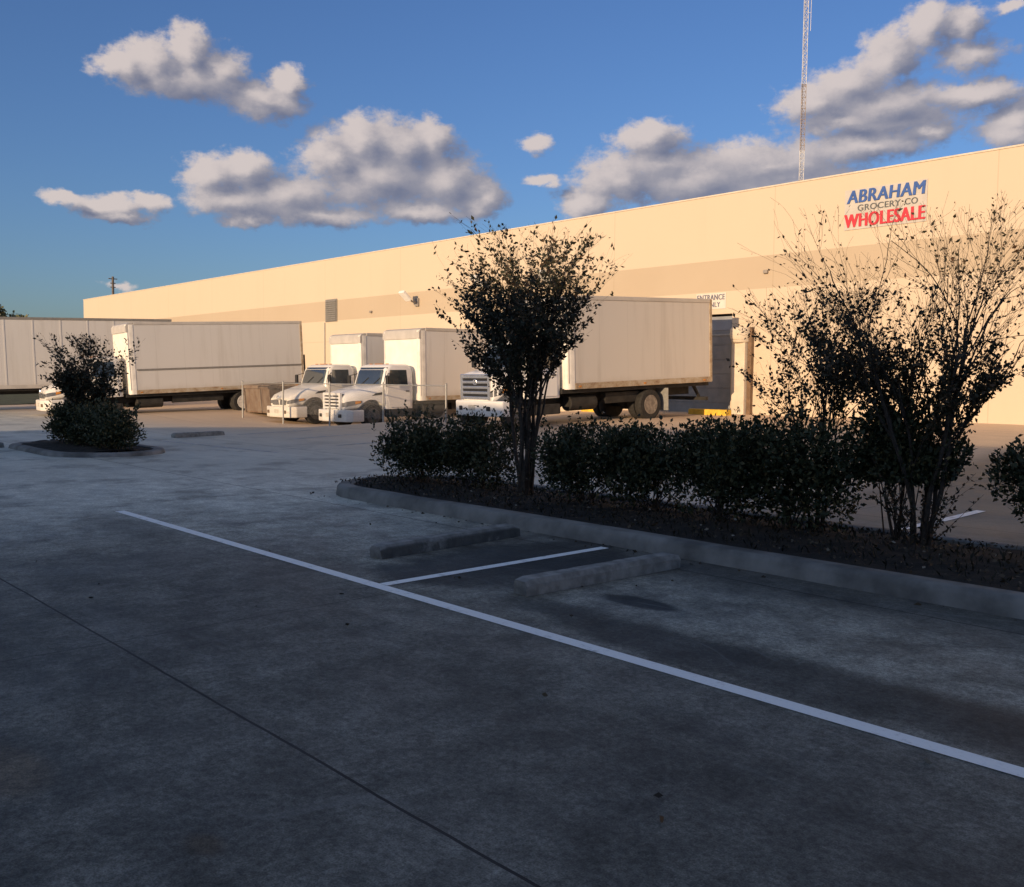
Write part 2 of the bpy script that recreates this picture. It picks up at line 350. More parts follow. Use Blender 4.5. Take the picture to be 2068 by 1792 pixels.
M['brown'] = simple('dark_brown_downpipe', (.16, .10, .06), .6, var=.2, scale=5)
M['yellow'] = simple('yellow_kerb_paint', (.72, .46, .05), .65, var=.2, scale=5)
M['lampwhite'] = simple('white_lamp_housing', (.86, .86, .84), .35, var=.05)
M['lampgrey'] = simple('grey_bracket', (.28, .25, .22), .6, var=.15)
M['signpale'] = simple('pale_sign_board', (.50, .47, .43), .6, var=.06, scale=3)
M['signwhite'] = simple('white_sign_board', (.66, .61, .55), .5, var=.05, scale=3)
M['blue'] = simple('blue_letters', (.035, .10, .34), .5, var=.12)
M['red'] = simple('red_letters', (.62, .03, .05), .5, var=.12)
M['slate'] = simple('slate_blue_letters', (.10, .11, .17), .6, var=.1)
M['grey'] = simple('grey_letters', (.10, .11, .12), .6, var=.1)
M['mast_white'] = simple('mast_white', (.62, .62, .62), .5, var=.1, scale=.4)
M['mast_orange'] = simple('mast_orange', (.30, .24, .19), .6, var=.2, scale=.4)
M['bark'] = simple('grey_brown_bark', (.042, .033, .026), .85, var=.4, scale=20, bump=.6)
M['wood'] = simple('weathered_wood_pole', (.12, .10, .085), .85, var=.3, scale=3)
G = (.026, .034, .020)
M['leaf_shrub'] = mat_leaf('shrub_leaf', [(0, (.018, .026, .014)), (.4, (.032, .044, .021)), (.75, (.055, .062, .030)), (.95, (.09, .082, .035)), (1, (.18, .14, .06))])
M['leaf_tree'] = mat_leaf('crape_leaf', [(0, (.017, .022, .014)), (.5, (.030, .036, .021)), (.8, (.050, .042, .024)), (1, (.085, .045, .022))])
M['leaf_warm'] = mat_leaf('crape_leaf_turning', [(0, (.020, .024, .014)), (.5, (.040, .036, .021)), (.8, (.062, .042, .023)), (1, (.10, .050, .024))])
M['leaf_pod'] = mat_leaf('autumn_leaf', [(0, (.03, .026, .016)), (.5, (.055, .040, .022)), (1, (.10, .055, .026))])
M['leaf_far'] = mat_leaf('far_leaf', [(0, (.12, .13, .07)), (.5, (.17, .175, .09)), (1, (.22, .20, .11))])
M['litter'] = mat_leaf('dry_leaf', [(0, (.02, .015, .01)), (.6, (.045, .034, .02)), (.92, (.09, .07, .045)), (1, (.26, .25, .22))])
M['cover'] = mat_leaf('ground_cover_leaf', [(0, (.007, .008, .005)), (.7, (.013, .014, .007)), (1, (.024, .021, .011))])

# ------------------------------------------------------------------ mesh helpers
class MB:
    def __init__(s): s.v, s.f, s.mi, s.off = [], [], [], 0
    def add(s, vs, fs, mi=0):
        o = len(s.v); s.v += [tuple(p) for p in vs]
        for f in fs: s.f.append([o+i for i in f]); s.mi.append(mi)
    def box(s, c, d, mi=0, rz=0.):
        x, y, z = d[0]/2, d[1]/2, d[2]/2; ca, sa = math.cos(rz), math.sin(rz); vs = []
        for px, py, pz in ((-x,-y,-z),(x,-y,-z),(x,y,-z),(-x,y,-z),(-x,-y,z),(x,-y,z),(x,y,z),(-x,y,z)):
            vs.append((c[0]+px*ca-py*sa, c[1]+px*sa+py*ca, c[2]+pz))
        s.add(vs, [(3,2,1,0),(4,5,6,7),(0,1,5,4),(1,2,6,5),(2,3,7,6),(3,0,4,7)], mi)
    def bx(s, x0, x1, y0, y1, z0, z1, mi=0): s.box(((x0+x1)/2,(y0+y1)/2,(z0+z1)/2),(x1-x0,y1-y0,z1-z0), mi)
    def loft(s, rings, mi=0, cap=True, closed=True):
        k = len(rings[0]); vs = [p for r in rings for p in r]; fs = []
        for i in range(len(rings)-1):
            for j in range(k if closed else k-1):
                a, b = i*k+j, i*k+(j+1) % k; fs.append((a, b, b+k, a+k))
        if cap: fs.append(tuple(range(k))[::-1]); fs.append(tuple((len(rings)-1)*k+j for j in range(k)))
        s.add(vs, fs, mi)
    def prism_x(s, poly, x0, x1, mi=0):      # polygon of (y, z)
        s.loft([[(x0, y, z) for y, z in poly], [(x1, y, z) for y, z in poly]], mi)
    def prism_z(s, poly, z0, z1, mi=0):
        s.loft([[(x, y, z0) for x, y in poly], [(x, y, z1) for x, y in poly]], mi)
    def tube(s, pts, rs, k=6, mi=0, cap=True):
        rings = []; up = Vector((0.31, 0.17, .93))
        pts = [Vector(p) for p in pts]
        if not hasattr(rs, '__len__'): rs = [rs]*len(pts)
        for i, p in enumerate(pts):
            d = (pts[min(i+1, len(pts)-1)]-pts[max(i-1, 0)])
            if d.length < 1e-9: d = Vector((0, 0, 1))
            d.normalize(); a = d.cross(up)
            if a.length < .05: a = d.cross(Vector((1, 0, 0)))
            a.normalize(); b = d.cross(a)
            rings.append([p + (a*math.cos(2*PI*j/k)+b*math.sin(2*PI*j/k))*rs[i] for j in range(k)])
        s.loft(rings, mi, cap)
    def lathe_x(s, prof, c, k=28, mi=0):    # profile of (x, r) about the X axis
        rings = [[(c[0]+x, c[1]+r*math.cos(2*PI*j/k), c[2]+r*math.sin(2*PI*j/k)) for j in range(k)] for x, r in prof]
        s.loft(rings, mi)
    def lathe_z(s, prof, c, k=24, mi=0):
        rings = [[(c[0]+r*math.cos(2*PI*j/k), c[1]+r*math.sin(2*PI*j/k), c[2]+z) for j in range(k)] for z, r in prof]
        s.loft(rings, mi)
    def obj(s, name, mats, parent=None, bevel=0., smooth=False, seg=2):
        me = bpy.data.meshes.new(name); me.from_pydata(s.v, [], s.f)
        if not isinstance(mats, (list, tuple)): mats = [mats]
        for q in mats: me.materials.append(q)
        if len(mats) > 1: me.polygons.foreach_set('material_index', s.mi)
        bm = bmesh.new(); bm.from_mesh(me); bmesh.ops.recalc_face_normals(bm, faces=bm.faces); bm.to_mesh(me); bm.free()
        if smooth:
            me.polygons.foreach_set('use_smooth', [True]*len(me.polygons))
            me.set_sharp_from_angle(angle=rad(38))
        o = bpy.data.objects.new(name, me); COL.objects.link(o)
        if parent: o.parent = parent
        if bevel:
            b = o.modifiers.new('bevel', 'BEVEL'); b.width = bevel; b.segments = seg; b.limit_method = 'ANGLE'; b.angle_limit = rad(35)
        return o

def tag(o, label, cat, group=None):
    o['label'] = label; o['category'] = cat
    if group: o['group'] = group
    return o
def thing(name, label, cat, loc=(0,0,0), rot=(0,0,0), group=None):
    o = bpy.data.objects.new(name, None); COL.objects.link(o); o.empty_display_size = .2
    o.location = loc; o.rotation_euler = rot
    return tag(o, label, cat, group)
def struct(o, kind='structure'): o['kind'] = kind; return o
def dup(root, loc, label, rz=None):
    r = root.copy(); COL.objects.link(r); r.location = loc; r['label'] = label
    if rz is not None: r.rotation_euler = (0, 0, rz)
    for ch in list(root.children):
        c = ch.copy(); COL.objects.link(c); c.parent = r
        for g in list(ch.children):
            d = g.copy(); COL.objects.link(d); d.parent = c
    return r
def text_mesh(name, body, width, height, mat, parent, loc, depth=.02, bold=.0, shear=0.):
    cu = bpy.data.curves.new(name, 'FONT'); cu.body = body; cu.align_x = 'LEFT'; cu.size = 1; cu.extrude = .5; cu.shear = shear; cu.space_character = 1.08
    t = bpy.data.objects.new(name+'_tmp', cu); COL.objects.link(t)
    dg = bpy.context.evaluated_depsgraph_get(); me = bpy.data.meshes.new_from_object(t.evaluated_get(dg))
    bpy.data.objects.remove(t)
    co = np.empty(len(me.vertices)*3); me.vertices.foreach_get('co', co); co = co.reshape(-1, 3)
    mn, mxx = co.min(0), co.max(0)
    o = np.empty_like(co)
    o[:, 0] = (co[:, 0]-mn[0])/(mxx[0]-mn[0])*width; o[:, 2] = (co[:, 1]-mn[1])/(mxx[1]-mn[1])*height
    o[:, 1] = -(co[:, 2]+.5)*depth
    me.vertices.foreach_set('co', o.ravel()); me.update()
    if bold:            # heavier strokes: the glyphs repeated a few millimetres apart
        bm = bmesh.new()
        for k, dx in enumerate((-bold, 0, bold)):
            c = me.copy(); c.transform(Matrix.Translation((dx, -.0013*k, 0))); bm.from_mesh(c); bpy.data.meshes.remove(c)
        bm.to_mesh(me); bm.free()
    me.materials.clear(); me.materials.append(mat); me.name = name
    ob = bpy.data.objects.new(name, me); COL.objects.link(ob); ob.location = loc; ob.parent = parent
    return ob

# ------------------------------------------------------------------ terrain
YR = [-1e4, 12, 15, 18, 21, 24, 29, 1e4]; ZR = [0, 0, .12, .26, .41, .50, .55, .55]
XA = [-1e4, -43, -40.5, -38.5, -36.5, -34.5, -33, -30.5, -28.5, -26, 1e4]; AA = [.55, .55, .5, .1, -.42, -.55, -.60, -.60, -.1, 1, 1]
def gz(x, y): return float(np.interp(y, YR, ZR)*np.interp(x, XA, AA))
xs = np.unique(np.concatenate([np.linspace(-700, -62, 14), np.arange(-60, 12, .5), np.linspace(14, 700, 14)]))
ys = np.unique(np.concatenate([np.linspace(-700, -6, 12), np.arange(-4, 32, .5), np.linspace(34, 900, 14)]))
zz = np.interp(ys, YR, ZR)[:, None]*np.interp(xs, XA, AA)[None, :]
k = np.ones(5)/5
zs = np.apply_along_axis(lambda r: np.convolve(np.pad(r, 2, 'edge'), k, 'valid'), 1, zz); zs = np.apply_along_axis(lambda r: np.convolve(np.pad(r, 2, 'edge'), k, 'valid'), 0, zs)
mb = MB(); nx, ny = len(xs), len(ys)
mb.v = [(float(xs[i]), float(ys[j]), float(zs[j, i])) for j in range(ny) for i in range(nx)]
mb.f = [(j*nx+i, j*nx+i+1, (j+1)*nx+i+1, (j+1)*nx+i) for j in range(ny-1) for i in range(nx-1)]
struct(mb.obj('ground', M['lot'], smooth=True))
def gz(x, y):
    i = min(max(int(np.searchsorted(xs, x))-1, 0), nx-2); j = min(max(int(np.searchsorted(ys, y))-1, 0), ny-2)
    u = (x-xs[i])/(xs[i+1]-xs[i]); v = (y-ys[j])/(ys[j+1]-ys[j])
    return float((zs[j,i]*(1-u)+zs[j,i+1]*u)*(1-v)+(zs[j+1,i]*(1-u)+zs[j+1,i+1]*u)*v)

mb = MB(); gx = np.linspace(-170, -57, 24); gy = np.linspace(6, 27, 22)
for y in gy:
    for x in gx: mb.v.append((x, y, gz(x, y)+.03+.03*math.sin(x*3.1)*math.sin(y*2.3)))
mb.f = [(j*24+i, j*24+i+1, (j+1)*24+i+1, (j+1)*24+i) for j in range(21) for i in range(23)]
struct(mb.obj('grass_verge', M['grass']))

# painted lines (sheets 4 mm above the lot)
def stripe(pts, w, mat, name='lane_marking'):
    mb = MB()
    for i in range(len(pts)-1):
        a, b = Vector(pts[i]), Vector(pts[i+1]); d = (b-a).normalized(); nn = Vector((-d.y, d.x))*w/2
        k = max(1, int((b-a).length/1.0))
        for q in range(k):
            p, r = a+(b-a)*q/k, a+(b-a)*(q+1)/k
            mb.add([(c.x, c.y, gz(c.x, c.y)+.004) for c in (p-nn, r-nn, r+nn, p+nn)], [(0,1,2,3)])
    return struct(mb.obj(name, mat))
stripe([(-11.75, 4.27), (14, 4.27)], .115, M['line'])
stripe([(-6.2, 4.332), (-6.19, 7.0)], .105, M['line'])
stripe([(-25.35, 12.6), (-25.0, 14.9)], .12, M['line_old']); stripe([(-22.6, 12.8), (-22.4, 15.2)], .12, M['line_old'])
stripe([(-19.9, 12.5), (-19.7, 15.0)], .12, M['line_old'])
stripe([(-4.83, 10.2), (-4.76, 12.7)], .12, M['line']); stripe([(-7.6, 10.2), (-7.55, 12.7)], .12, M['line_old'])
stripe([(-28, 9.6), (-19, 10.4)], .12, M['line_old'])

# ------------------------------------------------------------------ kerbed islands
def ring_path(x0, x1, y0, y1, n=14, open_right=False):
    r = (y1-y0)/2; cy = (y0+y1)/2; p = []
    for i in range(n+1):
        a = PI/2 + PI*i/n; p.append((x0+r+r*math.cos(a)*1.0, cy+r*math.sin(a)))
    for i in range(n+1):
        a = -PI/2 + PI*i/n; p.append((x1-r+r*math.cos(a), cy+r*math.sin(a)))
    # densify straights so joints and wear read
    q = []
    for i in range(len(p)):
        a, b = Vector(p[i]), Vector(p[(i+1) % len(p)]); k = max(1, int((b-a).length/.6))
        for t in range(k): q.append(a+(b-a)*t/k)
    return q
def island(x0, x1, y0, y1, hs=1.0):
    path = ring_path(x0, x1, y0, y1); nn = len(path); prof = [(0, -.02), (.02, .10), (.05, .142), (.08, .15), (.23, .15), (.26, .135), (.27, .05)]
    rng = random.Random(5); rings = []
    for i in range(nn):
        d = (path[(i+1) % nn]-path[i-1]).normalized(); inw = Vector((-d.y, d.x))   # counter-clockwise path: inward is to the left
        j = rng.uniform(-.006, .006)+(.012 if i % 5 == 0 else 0)
        rings.append([(path[i].x+inw.x*(a+j), path[i].y+inw.y*(a+j), gz(path[i].x, path[i].y)+z*hs+rng.uniform(-.004, .004)) for a, z in prof])
    mb = MB(); k = len(prof); vs = [p for r in rings for p in r]; fs = []
    for i in range(nn):
        for j in range(k-1):
            a = i*k+j; b = ((i+1) % nn)*k+j; fs.append((a, b, b+1, a+1))
    mb.add(vs, fs); struct(mb.obj('kerb', M['kerb'], smooth=True))
    # soil: mounded grid clipped to the island
    mb = MB(); step = .12; r = (y1-y0)/2-.24; cy = (y0+y1)/2
    gx = np.arange(x0+.2, x1-.2, step); gy = np.arange(cy-r-.05, cy+r+.06, step); idx = {}
    rs = np.random.RandomState(3)
    def inside(x, y):
        xx = min(max(x, x0+(y1-y0)/2), x1-(y1-y0)/2); return math.hypot(x-xx, y-cy) <= r+.06
    for i, x in enumerate(gx):
        for j, y in enumerate(gy):
            if inside(x, y):
                e = 1-min(1, abs(y-cy)/r); idx[i, j] = len(mb.v)
                mb.v.append((x, y, gz(x, y)+.115*hs+.05*e+rs.uniform(-.018, .018)))
    for (i, j), a in idx.items():
        if (i+1, j) in idx and (i, j+1) in idx and (i+1, j+1) in idx: mb.f.append((a, idx[i+1, j], idx[i+1, j+1], idx[i, j+1])); mb.mi.append(0)
    mb.mi = [0]*len(mb.f)
    struct(mb.obj('planting_soil', M['soil'], smooth=True))
island(-12.25, 14.0, 7.12, 9.62)
island(-24.7, -19.75, 6.1, 8.6, .6)

# ------------------------------------------------------------------ wheel stops
def wheel_stop(a, b, label, chip=0):
    a, b = Vector(a), Vector(b); L = (b-a).length; d = (b-a)/L; ang = math.atan2(d.y, d.x); c = (a+b)/2
    rng = random.Random(chip+1); mb = MB(); prof = [(-.09, 0), (-.085, .085), (-.062, .125), (.062, .127), (.085, .088), (.09, 0)]; rings = []
    nseg = 26
    for i in range(nseg+1):
        x = -L/2+L*i/nseg; end = min(i, nseg-i); s = .86 if end == 0 else 1.
        rings.append([(x+(rng.uniform(-.012, .012) if end == 0 else 0), y*(.93 if end == 0 else 1)+rng.uniform(-.0012, .0012), max(0, z*(s if z else 1)+(rng.uniform(-.0025, .002) if z else 0))) for y, z in prof])
    mb.loft(rings)
    o = mb.obj('wheel_stop', M['stop_dirty'] if chip == 1 else M['stop'])
    o.location = (c.x, c.y, gz(c.x, c.y)+.002); o.rotation_euler = (0, 0, ang)
    return tag(o, label, 'wheel stop', 'concrete wheel stops at the heads of the parking stalls')
wheel_stop((-7.18, 4.93), (-7.33, 6.82), 'chipped concrete wheel stop with dark dirty side, between T of white lines and kerb tip', 1)
wheel_stop((-5.22, 4.93), (-5.16, 6.76), 'plain pale concrete wheel stop nearest the camera, right of the short white line', 2)
wheel_stop((-23.9, 4.2), (-24.0, 6.1), 'wheel stop cut off by left edge of photo beside small planted island', 3)
wheel_stop((-25.35, 10.7), (-25.65, 12.3), 'distant wheel stop in the shade behind the small planted island', 4)

# ------------------------------------------------------------------ warehouse
WY, ZT = 29.0, 8.45
wh = thing('warehouse', 'long cream tilt-up warehouse with a tan band along its sunlit wall', 'building', (-24, WY, 0))
def at(o, root=wh):
    o.parent = root; o.matrix_parent_inverse = Matrix.Translation(-root.location); return o
mb = MB(); dx0, dx1, dzt = -22.9, -19.72, 4.17
for x0, x1, z0, z1 in ((-87.5, dx0, -1, ZT), (dx1, 45, -1, ZT), (dx0, dx1, dzt, ZT)): mb.bx(x0, x1, WY, WY+.25, z0, z1)
mb.bx(-87.5, -87.25, WY+.25, 95, -1, ZT); mb.bx(44.75, 45, WY+.25, 95, -1, ZT); mb.bx(-87.5, 45, 95, 95.25, -1, ZT)
at(mb.obj('wall', M['wall']))
mb = MB(); mb.bx(-87.2, 44.7, WY+.26, 94.9, 7.6, 7.9); at(mb.obj('roof', M['wall_back']))
mb = MB(); mb.bx(-87.53, 45.03, WY-.03, WY+.29, ZT, ZT+.05); at(mb.obj('coping', M['pillar']))
mb = MB(); y = WY+.2
for i in range(7):
    z0 = .4+i*.53
    mb.bx(dx0+.002, dx1-.002, y, y+.04, z0+.015, z0+.515, 1 if i == 6 else 0)
    if i < 6: mb.bx(dx0+.002, dx1-.002, y+.012, y+.04, z0+.515, z0+.545)
dr = at(mb.obj('roller_door', [M['door'], M['doorlite']], bevel=.006))
mb = MB(); mb.bx(dx0+.01, dx1-.01, WY+.16, WY+.2, 3.40, 3.46); fr = mb.obj('door_rail', M['galv']); fr.parent = dr
# louvre
mb = MB(); mb.bx(-47.2, -46.0, WY-.05, WY-.003, 4.93, 6.2)
lv = at(mb.obj('louvre_vent', M['vent']))
mb = MB()
for i in range(10):
    z = 5.0+i*.118; mb.add([(-47.14, WY-.055, z), (-46.06, WY-.055, z), (-46.06, WY-.11, z-.02), (-47.14, WY-.11, z-.02), (-47.14, WY-.055, z+.075), (-46.06, WY-.055, z+.075), (-46.06, WY-.10, z), (-47.14, WY-.10, z)], [(0,1,2,3),(3,2,6,7),(7,6,5,4),(0,3,7,4),(1,2,6,5)])
q = mb.obj('slat', M['vent'], lv)
# little wall sensors and pipes
for x, z in ((-18.36, 5.55), (-42.6, 5.3)):
    mb = MB(); mb.box((x, WY-.06, z), (.16, .12, .12)); at(mb.obj('wall_sensor', M['lampgrey'], bevel=.02))
mb = MB(); mb.tube([(-47.3, WY-.04, 4.9), (-47.3, WY-.04, .6)], .025, 8); at(mb.obj('conduit', M['galv'], smooth=True))

# pillar with a barrel-shaped cap beside the door
pl = thing('pillar', 'cream pillar with wider drum-shaped cap beside the roller door', 'pillar', (-19.20, WY-.2, .5))
mb = MB(); mb.bx(-.26, .26, -.14, .196, 0, 2.72); mb.obj('shaft', M['pillar'], pl, bevel=.02)
mb = MB(); mb.lathe_z([(2.60, .30), (2.66, .335), (2.70, .30)], (0, .0, 0), 20); mb.lathe_z([(2.70, .33), (2.80, .37), (3.05, .37), (3.12, .34)], (-.02, 0, 0), 20); mb.obj('cap', M['pillar'], pl, smooth=True)
mb = MB(); mb.bx(.27, .42, .02, .196, 0, 3.14); mb.obj('downpipe', M['brown'], pl, bevel=.01)
# yellow kerbs at the dock
for i, (x0, x1, y0, y1, lab) in enumerate([(-24.6, -23.4, 26.3, 26.7, 'yellow painted kerb block seen beneath the box truck on the right'), (-20.4, -18.8, 27.4, 27.75, 'yellow painted kerb block behind the rear wheel of the right box truck')]):
    mb = MB(); z = gz(x0, y0); mb.bx(x0, x1, y0, y1, z-.05, z+.2); o = mb.obj('dock_kerb', M['yellow'], bevel=.03)
    tag(o, lab, 'kerb', 'yellow kerbs by the dock')

# floodlights
fl = thing('floodlight', 'white wall floodlight on grey bracket, on tan band left of the crape myrtles', 'floodlight', (-38.5, WY, 5.6), group='floodlights along the warehouse wall')
mb = MB(); mb.bx(-.14, .14, -.10, -.002, -.22, .18); mb.tube([(0, -.1, -.02), (0, -.35, .0), (0, -.62, .22)], .045, 8); mb.obj('bracket', M['lampgrey'], fl, bevel=.01)
mb = MB(); c = [(-.22, -.50, .10), (.22, -.50, .10), (.22, -.98, .52), (-.22, -.98, .52)]; nrm = Vector((0, -.66, -.75))*.16
mb.add(c+[tuple(Vector(p)+nrm) for p in c], [(0,1,2,3),(7,6,5,4),(0,4,5,1),(1,5,6,2),(2,6,7,3),(3,7,4,0)]); mb.obj('lamp_head', M['lampwhite'], fl, bevel=.04)
dup(fl, (-33.0, WY, 5.95), 'white wall floodlight glimpsed behind left side of the middle crape myrtle crown')
dup(fl, (-28.6, WY, 5.85), 'white wall floodlight glimpsed behind right side of the middle crape myrtle crown')

# signs
sg = thing('wall_sign', 'big wall sign, blue lettering over red lettering on pale board, high on the wall', 'sign', (-15.5, WY, 6.65))
mb = MB(); mb.bx(0, 2.68, -.03, -.002, 0, 1.28); mb.obj('board', M['signpale'], sg)
text_mesh('lettering', 'ABRAHAM', 2.52, .40, M['blue'], sg, (.10, -.032, .84), .03, .020, .10)
text_mesh('lettering', 'GROCERY', 1.40, .19, M['grey'], sg, (.46, -.032, .575), .015, .006)
text_mesh('lettering', 'CO', .40, .19, M['grey'], sg, (2.0, -.032, .575), .015, .006)
text_mesh('lettering', 'WHOLESALE', 2.60, .42, M['red'], sg, (.03, -.032, .075), .03, .022)
s2 = thing('entrance_sign', 'small white sign with dark lettering above the roller door', 'sign', (-21.3, WY, 4.36))
mb = MB(); mb.bx(0, 1.3, -.025, -.002, 0, .58); mb.obj('board', M['signwhite'], s2)
text_mesh('lettering', 'ENTRANCE', 1.2, .20, M['slate'], s2, (.05, -.027, .33), .008, .006)
text_mesh('lettering', 'ONLY', .62, .18, M['slate'], s2, (.44, -.027, .07), .008, .006)

# unseen building added behind the camera to cast the shadow over the lot
bh = thing('shadow_warehouse', 'plain unseen warehouse added to cast the long shadow over the foreground', 'building', (0, -14, 0))
CX, CZ, CY = -23.6, 7.05, -13.0
mb = MB(); mb.bx(CX, 60, CY-.3, CY, -.5, CZ); mb.bx(CX, CX+.3, -60, CY-.3, -.5, CZ); mb.bx(59.7, 60, -60, CY-.3, -.5, CZ); mb.bx(CX, 60, -60.3, -60, -.5, CZ)
at(mb.obj('wall', M['wall_back']), bh)
mb = MB(); mb.bx(CX+.31, 59.69, -59.9, CY-.31, CZ-.6, CZ-.3); at(mb.obj('roof', M['wall_back']), bh)

# ------------------------------------------------------------------ radio mast and pole
def mast():
    t = thing('radio_mast', 'tall thin lattice radio mast in white and orange bands beyond the roof', 'mast', (-140.8, 238.3, 0))
    bands = [(0, 46, 0), (46, 58, 1), (58, 66, 0), (66, 74.5, 1), (74.5, 84, 1), (84, 96, 0), (96, 106, 0), (106, 118, 0), (118, 128, 1)]
    r = .72
    for z0, z1, ci in bands:
        mb = MB(); zz = z0; kk = 0
        P = lambda a, z: (r*math.cos(a), r*math.sin(a), z)
        A = [.3, .3+2*PI/3, .3+4*PI/3]
        for a in A: mb.tube([P(a, z0), P(a, z1)], .075, 5)
        while zz < z1-.1:
            z2 = min(zz+1.5, z1)
            for i in range(3):
                a, b = A[i], A[(i+1) % 3]
                mb.tube([P(a, zz), P(b, z2)] if kk % 2 else [P(b, zz), P(a, z2)], .05, 4); mb.tube([P(a, z2), P(b, z2)], .05, 4)
            zz = z2; kk += 1
        mb.obj('lattice_section', M['mast_orange'] if ci else M['mast_white'], t)
    mb = MB(); mb.tube([(1.6, 0, 98), (1.6, 0, 108)], .07, 5); mb.tube([(.5, 0, 103), (1.6, 0, 103)], .06, 4); mb.obj('whip_antenna', M['mast_white'], t)
mast()
t = thing('utility_pole', 'thin distant pole with short crossbars standing beyond the far end of the roof', 'pole', (-175.1, 63.2, 0))
mb = MB(); mb.tube([(0, 0, 0), (0, 0, 19.8)], [.28, .2], 8); mb.obj('shaft', M['wood'], t, smooth=True)
for z in (19.4, 18.6, 17.9):
    mb = MB(); mb.box((0, 0, z), (.25, 1.5 if z > 19 else .9, .14)); mb.obj('crossarm', M['wood'], t)

# ------------------------------------------------------------------ trucks
def rr(hw, y, z0, z1, r, n=4):               # rounded rectangle in the XZ plane
    p = []
    for cx, cz, a0 in ((hw-r, z1-r, 0), (-hw+r, z1-r, PI/2), (-hw+r, z0+r, PI), (hw-r, z0+r, 1.5*PI)):
        for i in range(n+1): a = a0+PI/2*i/n; p.append((cx+r*math.cos(a), y, cz+r*math.sin(a)))
    return p
def rz_(hw, y0, y1, z, r, n=4):              # rounded rectangle in the XY plane
    p = []
    for cx, cy, a0 in ((hw-r, y1-r, 0), (-hw+r, y1-r, PI/2), (-hw+r, y0+r, PI), (hw-r, y0+r, 1.5*PI)):
        for i in range(n+1): a = a0+PI/2*i/n; p.append((cx+r*math.cos(a), cy+r*math.sin(a), z))
    return p
def wheel(parent, x, y, r, side, rimm, dual=False):
    """one wheel; side = +1 faces +X"""
    w = .27; mb = MB(); s = side
    prof = [(-w/2, r*.60), (-w/2, r*.93), (-w/2+.03, r*.985), (-w*.2, r), (w*.2, r), (w/2-.03, r*.985), (w/2, r*.93), (w/2+.006, r*.78), (w/2, r*.60)]
    mb.lathe_x([(a*s, b) for a, b in prof], (x, y, r), 36)
    if dual: mb.lathe_x([(a*s, b) for a, b in prof], (x-s*.33, y, r), 36)
    ty = mb.obj('wheel', M['rubber'], parent, smooth=True)
    mb = MB(); d = -.085 if dual else .02
    mb.lathe_x([((w/2+.004)*s, r*.62), ((w/2+.012)*s, r*.56), ((w/2-.03+d)*s, r*.50), ((w/2-.05+d)*s, r*.26), ((w/2+.0+d)*s, r*.22), ((w/2+.02+d)*s, r*.12), ((w/2+.02+d)*s, .01)], (x, y, r), 30)
    for i in range(8):
        a = 2*PI*i/8; mb.box((x+s*(w/2-.03+d), y+r*.36*math.cos(a), r+r*.36*math.sin(a)), (.05, .035, .035))
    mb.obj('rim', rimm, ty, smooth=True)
    return ty

